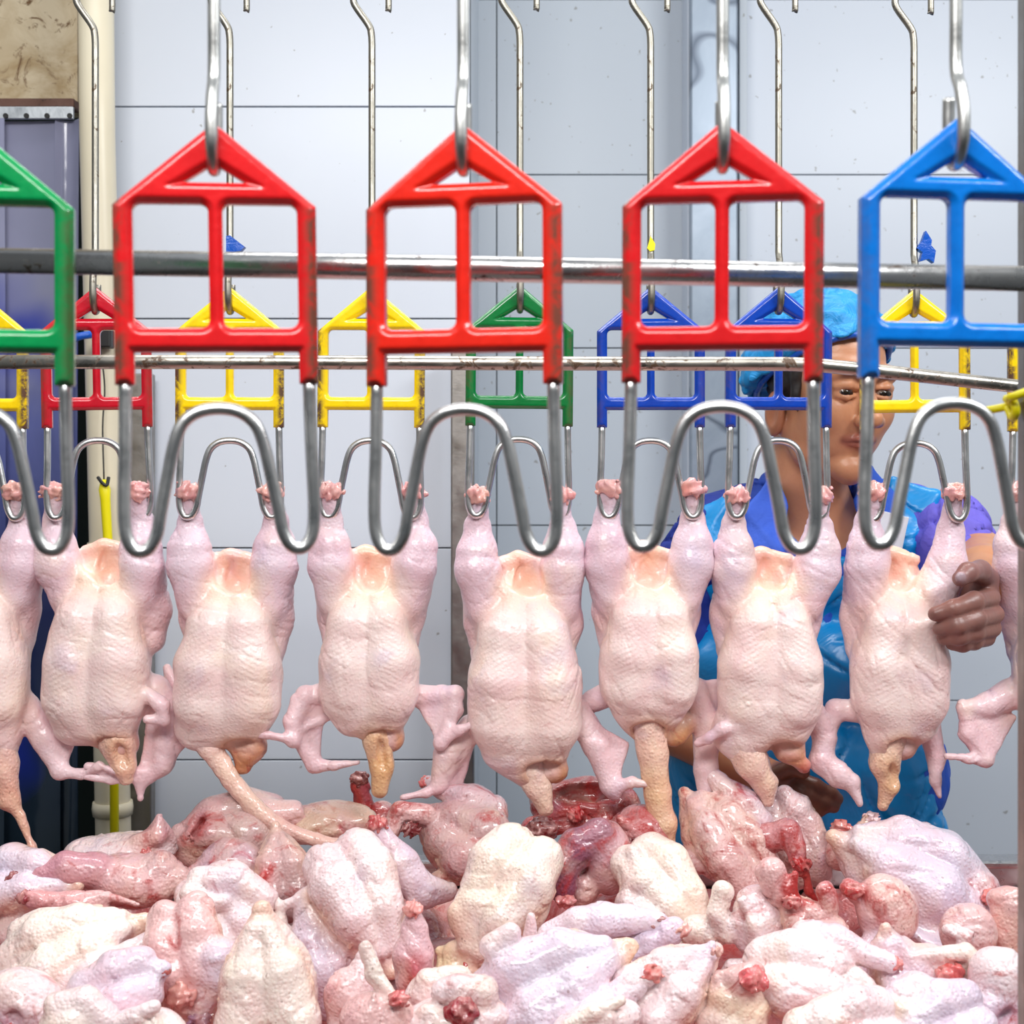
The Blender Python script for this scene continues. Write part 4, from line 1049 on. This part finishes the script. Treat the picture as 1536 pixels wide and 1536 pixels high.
pile('plump carcass in the lower right middle with a pointed wing', (1000, 1480), [('C', 994, 1494, 0, .92, (-.75, .6, -.1), (-.1, -.6, -.8), K1, .06, '', 'L', None, False), ('L', [(1040, 1450, -4, 26), (1062, 1428, -4, 14), (1068, 1416, -4, 7)], K2, .05)], [(924, 1474, -36, 18, lin(206, 96, 98)), (1072, 1426, -6, 10, lin(210, 160, 150))])
pile('curled white wing at the bottom edge, centre right', (890, 1525), [('B', 892, 1540, 0, 74, 36, 46, -20, K1, .05), ('L', [(850, 1530, -28, 10), (890, 1506, -34, 10), (930, 1490, -26, 9)], K3, .1), ('L', [(900, 1536, -30, 12), (912, 1514, -34, 10)], K1, .1)], [])
pile('wrinkled cream carcass with a red stump ring', (1115, 1485), [('B', 1108, 1502, 0, 52, 40, 46, 20, lin(246, 222, 192), .15), ('L', [(1082, 1470, -6, 16), (1112, 1466, -18, 26), (1122, 1456, -24, 23)], K6, .3), ('B', 1096, 1530, -6, 58, 36, 44, 0, K3, .1)], [(1122, 1454, -42, 20, lin(216, 92, 98))])
pile('long pale carcass in the lower right with a drumstick to the right', (1230, 1475), [('C', 1214, 1478, 0, .95, (-.95, -.15, .2), (0, -.7, -.7), K1, .22, 'L', '', None, False), ('L', [(1270, 1490, -20, 34), (1310, 1500, -26, 28), (1334, 1504, -28, 22)], K1, .2), ('L', [(1262, 1462, -26, 18), (1296, 1474, -28, 12)], K3, .2)], [(1330, 1506, -46, 13, lin(220, 130, 126)), (1300, 1474, -36, 10, lin(216, 130, 120))])
pile('carcass with bright red cut stump and bent bony wing', (1385, 1460), [('C', 1354, 1474, 0, .76, (.3, .9, 0), (0, -.4, -.9), K2, .14, '', '', None, False), ('L', [(1352, 1440, -8, 26), (1390, 1438, -14, 26), (1408, 1442, -20, 22)], K1, .3), ('L', [(1362, 1424, -30, 6), (1400, 1420, -34, 11), (1434, 1414, -36, 13), (1470, 1444, -38, 13), (1486, 1468, -38, 11), (1450, 1488, -36, 10), (1430, 1486, -34, 11)], K3, .1), ('T', (1434, 1420, -30), (1484, 1468, -34), (1430, 1486, -28), 7, K1)], [(1412, 1446, -44, 20, lin(220, 96, 92))])
pile('pale carcass at the bottom right corner with a purple fold', (1500, 1500), [('B', 1500, 1468, 4, 46, 46, 44, -20, K1, .3), ('B', 1484, 1510, -4, 46, 44, 44, 0, K2, .15), ('S', 1500, 1512, -46, 20, 14, 20, -20, lin(170, 110, 140)), ('B', 1530, 1540, -10, 60, 36, 44, -10, K1, .1)], [])
pile('smooth lilac carcass at the bottom edge, right', (1385, 1530), [('C', 1400, 1545, 0, .84, (.85, -.35, .1), (0, -.6, -.8), K2, .08, 'R', '', None, False), ('L', [(1340, 1530, -10, 20), (1348, 1506, -16, 12), (1338, 1496, -14, 8)], lin(242, 212, 180), .3)], [])
pile('pale carcass at the bottom edge between the two right drumsticks', (1265, 1540), [('C', 1262, 1550, 0, .86, (.9, -.2, .1), (0, -.6, -.8), K1, .18, 'L', '', None, False), ('L', [(1200, 1540, -10, 30), (1250, 1530, -20, 28)], K3, .15)], [])
# ------------------------------------------------------------------ the worker
SK = lin(206, 150, 112); SKD = lin(176, 118, 84); GRIME = lin(98, 76, 74); LIP = lin(186, 116, 98)
HD = 2.1
Hc = Vector((xcol(1240, HD), HD, zrow(585, HD))) * 1000.0
yaw = math.radians(24); HS = 1.10
def hp(x, y, z):
    """head frame (mm, face towards -y) -> world mm"""
    x, y, z = x * HS, y * HS, z * HS
    pit = math.radians(6)
    y, z = y * math.cos(pit) - z * math.sin(pit), y * math.sin(pit) + z * math.cos(pit)
    return (Hc.x + x * math.cos(yaw) - y * math.sin(yaw), Hc.y + x * math.sin(yaw) + y * math.cos(yaw), Hc.z + z)
def hr(*r): return tuple(q * HS for q in r)
YD = math.degrees(yaw)
def Q(px, py, D, r=None):
    v = P(px, py, D) * 1000.0
    return (v.x, v.y, v.z) if r is None else (v.x, v.y, v.z, r)
Bd = Shape(3, wob=((.5, 60),))
def he(c, r, k, col, **kw): Bd.ell(hp(*c), hr(*r), 0, k, col, yaw=YD, tilt=6, **kw)
def hc(pts, k, col): Bd.chain([(*hp(*p[:3]), p[3] * HS) for p in pts], k, col)
he((0, 8, 38), (73, 90, 82), 10, SK)
he((0, -30, -34), (66, 56, 76), 24, SK)
hc([(-52, 2, -50, 20), (-40, -20, -82, 18), (0, -58, -104, 17)], 18, SK)
hc([(52, 2, -50, 20), (40, -20, -82, 18), (0, -58, -104, 17)], 18, SK)
he((0, -62, -100), (22, 18, 16), 14, SK)
for q in (-1, 1):
    he((q * 38, -62, -26), (24, 20, 24), 16, SK)
    he((q * 31, -90, 0), (17, 9, 8), 9, SK, op='sub')
    he((q * 31, -76, 1), (15, 8, 9), 4, SK)
    hc([(q * 16, -86, 21, 4.0), (q * 32, -86, 26, 4.2), (q * 48, -72, 23, 3.5)], 4, lin(38, 28, 24))
    pass
    hc([(q * 16, -84, 7, 3.2), (q * 31, -87.5, 9.5, 3.6), (q * 46, -78, 7, 3.2)], 3, SK)
    hc([(q * 17, -83, -4, 3.0), (q * 31, -86, -6, 3.2), (q * 44, -78, -4, 3.0)], 3, SK)
    he((q * 31, -94, 1), (13.5, 13, 2.7), 1.5, lin(40, 22, 18), op='sub')
    he((q * 12.5, -96, -36), (9.5, 11, 8.5), 5, SK)
    he((q * 8, -103, -42), (4, 5, 3), 3, lin(80, 40, 30), op='sub')
    he((q * 77, 8, -34), (8, 20, 31), 6, SKD)
    he((q * 85, 4, -32), (6, 11, 18), 4, SKD, op='sub')
hc([(-46, -72, 26, 11), (0, -80, 24, 12), (46, -72, 26, 11)], 18, SK)
hc([(0, -86, 10, 8), (0, -94, -12, 9.5), (0, -104, -32, 12)], 8, SK)
hc([(-22, -76, -62, 3), (-9, -86, -58.5, 3.8), (9, -86, -58.5, 3.8), (22, -76, -62, 3)], 4, LIP)
hc([(-17, -77, -66, 3.2), (0, -85, -68, 4.6), (17, -77, -66, 3.2)], 4, LIP)
hc([(-25, -78, -63, 1.5), (0, -89.5, -62.5, 1.6), (25, -78, -63, 1.5)], 1.5, lin(96, 48, 44))
Bd.chain([(*hp(0, 22, -40), 58), (*hp(0, 36, -120), 56), Q(1225, 790, 2.17, 66)], 18, SK)
# trunk (under the clothes) and arms
for x0, x1, y, r in ((1130, 1330, 850, 80), (1140, 1330, 1000, 84), (1150, 1330, 1160, 84)):
    Bd.chain([Q(x0, y, 2.19, r), Q(x1, y, 2.19, r)], 30, SK)
Bd.chain([Q(1130, 850, 2.19, 80), Q(1240, 1350, 2.21, 86), Q(1240, 1480, 2.21, 90)], 30, SK)
for sx_ in (1165, 1290): Bd.chain([Q(1230, 1480, 2.21, 90), Q(sx_, 1600, 2.21, 74), Q(sx_, 1985, 2.21, 44), Q(sx_, 2040, 2.21, 36)], 20, SK)
Bd.chain([Q(1200, 780, 2.21, 52), Q(1080, 810, 2.19, 48), Q(1040, 850, 2.19, 48), Q(1012, 1000, 2.2, 42), Q(1006, 1092, 2.15, 38)], 16, SK)
Bd.chain([Q(1006, 1092, 2.15, 38), Q(1080, 1130, 2.06, 34), Q(1152, 1164, 1.99, 25)], 8, lin(196, 138, 98))
Bd.chain([Q(1280, 775, 2.21, 52), Q(1380, 800, 2.19, 48), Q(1440, 815, 2.15, 46), Q(1470, 845, 2.06, 46)], 16, SK)
Bd.chain([Q(1470, 845, 2.06, 46), Q(1474, 862, 1.97, 41), Q(1468, 885, 1.885, 30)], 8, lin(196, 140, 96))
# left hand (right in the photo) closed round the bird's thigh
Bd.ell(Q(1468, 903, 1.85), (26, 24, 40), 12, 10, GRIME)
fing = [[(1486, 897, 1.83, 12.5), (1462, 902, 1.79, 12), (1430, 912, 1.778, 11), (1403, 921, 1.784, 9.5)],
        [(1492, 921, 1.835, 12.5), (1466, 928, 1.79, 12), (1436, 938, 1.778, 11), (1410, 943, 1.79, 9.5)],
        [(1488, 942, 1.84, 12), (1464, 948, 1.80, 11.5), (1438, 955, 1.787, 10.5), (1416, 957, 1.80, 9.5)],
        [(1480, 957, 1.845, 11), (1462, 963, 1.812, 10), (1444, 967, 1.80, 9), (1428, 966, 1.808, 8.5)]]
for fg in fing: Bd.chain([Q(*p) for p in fg], 3.5, lin(120, 92, 88))
Bd.chain([Q(1482, 868, 1.85, 15), Q(1470, 856, 1.815, 13.5), Q(1452, 858, 1.79, 12), Q(1440, 868, 1.782, 10)], 6, lin(118, 92, 92))
Bd.ell(Q(1440, 865, 1.773), (6, 3, 7), 30, 2, lin(176, 164, 176))
Bd.ell(Q(1405, 920, 1.777), (5, 3, 5), 0, 2, lin(70, 54, 56))
# right hand low down behind the heap, grubby and wet
Bd.ell(Q(1178, 1172, 1.975), (34, 22, 24), 20, 10, GRIME)
for fg in ([(1196, 1168, 1.965, 12), (1222, 1180, 1.955, 11.5), (1246, 1192, 1.955, 10), (1256, 1198, 1.96, 8.5)],
           [(1192, 1182, 1.96, 12), (1216, 1196, 1.95, 11), (1238, 1206, 1.95, 10), (1250, 1210, 1.955, 8.5)],
           [(1184, 1194, 1.96, 11.5), (1206, 1208, 1.95, 11), (1228, 1216, 1.95, 9.5)],
           [(1174, 1202, 1.965, 10.5), (1192, 1216, 1.955, 10), (1208, 1222, 1.955, 9)],
           [(1172, 1158, 1.96, 12.5), (1190, 1150, 1.945, 12), (1204, 1158, 1.94, 10)]):
    Bd.chain([Q(*p) for p in fg], 3.5, lin(74, 52, 38))
pO = Q(1240, 1700, 2.19)
Porg = (pO[0], pO[1], 0.0)
def skin_person():
    m, nt, b = new_mat('worker_skin')
    at = N(nt, 'ShaderNodeAttribute', attribute_name='Col')
    c = mixc(nt, math_n(nt, 'MULTIPLY', noise(nt, 40, 4, .6, .4), .5), at.outputs['Color'], lin(168, 96, 74))
    nt.links.new(c, b.inputs['Base Color']); b.inputs['Roughness'].default_value = .38
    b.inputs['Subsurface Weight'].default_value = .1; b.inputs['Subsurface Scale'].default_value = .006
    bp = N(nt, 'ShaderNodeBump', i_Strength=.25, i_Distance=.0015)
    nt.links.new(noise(nt, 160, 3, .6), bp.inputs['Height']); nt.links.new(bp.outputs[0], b.inputs['Normal'])
    return m
person = link('person', Bd.mesh('person', 3.0, .001, Porg, 1.6), skin_person(), None, tuple(q * .001 for q in Porg))
tag(person, 'worker in blue cap, shirt and apron gripping a hung chicken\'s leg', 'person')

def cloth(name, col, rough, var, folds, bs, spec=.4, sheen=0.0):
    m, nt, b = new_mat(name)
    at = N(nt, 'ShaderNodeAttribute', attribute_name='Col')
    c = mixc(nt, math_n(nt, 'MULTIPLY', noise(nt, 14, 4, .6, .8), var), at.outputs['Color'], (.004, .02, .09))
    nt.links.new(c, b.inputs['Base Color']); b.inputs['Roughness'].default_value = rough; b.inputs['Specular IOR Level'].default_value = spec
    bp = N(nt, 'ShaderNodeBump', i_Strength=folds, i_Distance=.02)
    nt.links.new(noise(nt, bs, 4, .6, 1.4), bp.inputs['Height']); nt.links.new(bp.outputs[0], b.inputs['Normal'])
    return m
BLUE = lin(44, 92, 206); PURPLE = lin(112, 100, 208); TEAL = lin(8, 146, 218); NAVY = lin(26, 46, 138)
# eyes
em, en, eb = new_mat('eye'); eb.inputs['Roughness'].default_value = .1
en.links.new(N(en, 'ShaderNodeAttribute', attribute_name='Col').outputs['Color'], eb.inputs['Base Color'])
for q in (-1, 1):
    ey = Shape(1)
    ey.ell(hp(q * 31, -76, 1), hr(13, 12, 10), 0, 1, lin(150, 132, 122), yaw=YD)
    ey.chain([(*hp(q * 31 - 1, -83, 0), 6.2 * HS), (*hp(q * 31 + 1, -83, -.5), 6.2 * HS)], .5, lin(12, 8, 7), 0)
    ey.chain([(*hp(q * 31 - 6, -85, 0), 2.5 * HS), (*hp(q * 31 + 7, -85, -.5), 2.5 * HS)], .5, lin(14, 9, 8), 0)
    link('eye', ey.mesh('eye', 1.4, .001, Porg, .4), em, person)
# trousers and boots, hidden by the tray
Tr = Shape(17, wob=((2.0, 120),))
for sx_ in (1165, 1290):
    Tr.chain([Q(1230, 1480, 2.21, 110), Q(sx_, 1600, 2.21, 88), Q(sx_, 1985, 2.21, 62)], 30, NAVY)
M_TROU = cloth('navy_trouser_cloth', None, .8, .3, .3, 9)
# shirt
Sh = Shape(8, wob=((3.0, 120), (1.6, 45)))
Sh.crease(5, 7, 110, 6)
for x0, x1, y, r in ((1130, 1330, 850, 92), (1140, 1330, 1000, 96), (1150, 1330, 1160, 96)):
    Sh.chain([Q(x0, y, 2.19, r), Q(x1, y, 2.19, r)], 30, BLUE)
Sh.chain([Q(1190, 765, 2.20, 66), Q(1080, 800, 2.19, 62), Q(1042, 850, 2.19, 60), Q(1030, 1000, 2.20, 58)], 18, NAVY)
Sh.chain([Q(1040, 860, 2.19, 62), Q(1020, 1010, 2.2, 57)], 18, NAVY)
Sh.chain([Q(1270, 765, 2.20, 66), Q(1350, 790, 2.19, 64)], 18, BLUE)
Sh.chain([Q(1370, 792, 2.18, 64), Q(1420, 800, 2.15, 66), Q(1440, 822, 2.10, 62), Q(1446, 850, 2.07, 60)], 18, PURPLE)
Sh.p.append(('e', np.array(Q(1466, 868, 2.0)), np.array([52., 60., 52.]), 4, PURPLE, 0, 'sub', np.eye(3)))
# open v neck
Sh.ell(Q(1222, 735, 2.12), (62, 110, 74), 0, 8, BLUE, op='sub')
Sh.ell(Q(1222, 800, 2.02), (30, 70, 60), 0, 10, BLUE, op='sub')
M_SHIRT = cloth('blue_shirt_cloth', None, .7, .25, .35, 9)
shirt = link('shirt', Sh.mesh('shirt', 5.0, .001, Porg, 14), M_SHIRT, person)
shirt['label'] = 'blue shirt with a purple short sleeve'
# collar flaps
def flap(name, pts, th, col, mat):
    s_ = Shape(21, wob=((1.0, 50),))
    for a, b, c in pts: s_.tri(Q(*a), Q(*b), Q(*c), th, 5, col)
    return link(name, s_.mesh(name, 3.0, .001, Porg, 8), mat, person)
flap('collar', [((1162, 712, 2.13), (1120, 770, 2.09), (1172, 830, 2.06)), ((1162, 712, 2.13), (1172, 830, 2.06), (1176, 760, 2.08)), ((1120, 770, 2.09), (1128, 830, 2.07), (1172, 830, 2.06))], 5, lin(62, 104, 220), M_SHIRT)
flap('collar', [((1304, 704, 2.13), (1352, 756, 2.09), (1300, 800, 2.06)), ((1304, 704, 2.13), (1300, 800, 2.06), (1286, 750, 2.08))], 5, lin(40, 92, 206), M_SHIRT)
link('trousers', Tr.mesh('trousers', 7.0, .001, Porg, 10), M_TROU, person)
for sx_ in (1165, 1290):
    Bt = Shape(18)
    Bt.chain([Q(sx_, 1930, 2.21, 58), Q(sx_, 2050, 2.21, 48), Q(sx_, 2062, 2.08, 34)], 12, (.8, .8, .8))
    Bt.half((0, 0, 2), (0, 0, -1), 2)
    link('boot', Bt.mesh('boot', 6.0, .001, Porg, 8), M_CARD, person)
# apron
Ap = Shape(12, wob=((3.2, 150), (1.8, 50)))
Ap.crease(9, 6, 160, 5)
for x0, x1, y, r in ((1120, 1315, 850, 98), (1110, 1310, 1000, 104), (1100, 1300, 1160, 108)):
    Ap.chain([Q(x0, y, 2.19, r), Q(x1, y, 2.19, r)], 24, TEAL)
Ap.chain([Q(1100, 1160, 2.19, 108), Q(1120, 1420, 2.17, 104), Q(1120, 1700, 2.17, 104)], 24, TEAL)
Ap.chain([Q(1302, 1160, 2.19, 104), Q(1345, 1420, 2.17, 104), Q(1350, 1700, 2.17, 104)], 24, TEAL)
Ap.chain([Q(1230, 1160, 2.19, 108), Q(1240, 1700, 2.17, 112)], 24, TEAL)
Ap.half((0, 2185, 0), (0, 1, 0), 6)
Ap.half(Q(1240, 838, 2.1), (-.25, 0, 1), 6)
Ap.tri(Q(1040, 830, 2.115), Q(1110, 860, 2.09), Q(1100, 745, 2.14), 9, 12, TEAL)
Ap.tri(Q(1040, 830, 2.115), Q(1100, 745, 2.14), Q(1062, 765, 2.15), 9, 12, TEAL)
Ap.tri(Q(1335, 860, 2.09), Q(1392, 880, 2.10), Q(1402, 748, 2.13), 9, 12, TEAL)
Ap.tri(Q(1335, 860, 2.09), Q(1402, 748, 2.13), Q(1340, 722, 2.15), 9, 12, TEAL)
M_APR = cloth('blue_apron_cloth', None, .32, .12, .3, 7, .55)
apron = link('apron', Ap.mesh('apron', 5.0, .001, Porg, 14), M_APR, person)
apron['label'] = 'bright teal-blue waterproof apron'
# hair and cap
Ha = Shape(31, wob=((.8, 14),))
Ha.ell(hp(0, 13, 36), hr(78, 92, 86), 0, 4, lin(18, 16, 16), yaw=YD, tilt=6)
Ha.half(hp(0, -28, -20), (math.sin(yaw) , -math.cos(yaw), -.12), 6)
for q in (-1, 1):
    Ha.chain([(*hp(q * 71, -26, 30), 9 * HS), (*hp(q * 70, -28, -8), 6 * HS), (*hp(q * 68, -30, -26), 3 * HS)], 5, lin(18, 16, 16))
Ha.half(hp(0, 0, -46), (0, 0, -1), 3)
hm_, hn_, hb_ = new_mat('black_hair'); hb_.inputs['Roughness'].default_value = .5
hn_.links.new(mixc(hn_, noise(hn_, 200, 3), lin(14, 12, 12), lin(46, 40, 38)), hb_.inputs['Base Color'])
link('hair', Ha.mesh('hair', 3.0, .001, Porg, colour=False), hm_, person)
Cp = Shape(33, wob=((3.0, 45), (1.6, 20)))
CB = lin(24, 142, 208)
Cp.ell(hp(0, 16, 56), hr(90, 106, 82), 0, 6, CB, yaw=YD, tilt=6)
Cp.ell(hp(-10, 40, 20), hr(88, 84, 70), 0, 20, CB, yaw=YD)
nrm = np.array(hp(0, -.58, -1)) - np.array(hp(0, 0, 0))
Cp.half(hp(0, 0, 30), tuple(nrm), 5)
ba = [hp(math.cos(t) * 82, math.sin(t) * 96 + 14, 30 - .58 * (math.sin(t) * 96 + 14)) for t in np.linspace(0, 6.2832, 25)]
M_CAP = cloth('blue_cap_cloth', None, .5, .3, .5, 22)
cap = link('cap', Cp.mesh('cap', 3.5, .001, Porg, 10), M_CAP, person)
cap['label'] = 'puffy blue hygiene cap'
capb = tube_mesh('cap_band', [Vector([(a - b) * .001 for a, b in zip(p, Porg)]) for p in ba], .0055, 8)
link('cap_band', capb, M_BTAPE, cap)
# id card clipped to the apron
cd = box_mesh('id_card', -.024, .024, -.0015, .0015, -.03, .03, .001)
c_ = P(1333, 800, 2.045)
card = link('id_card', cd, M_CARD, None, c_); card.rotation_euler = (math.radians(-6), math.radians(14), 0)
tag(card, 'small white identity card hanging on the apron\'s shoulder strap', 'badge')
link('card_foot', box_mesh('card_foot', -.024, .024, -.003, .001, -.042, -.03, .0008), M_CLIP, card)
print('objects', len(bpy.data.objects), 'tris', sum(len(m.polygons) * 2 for m in bpy.data.meshes))
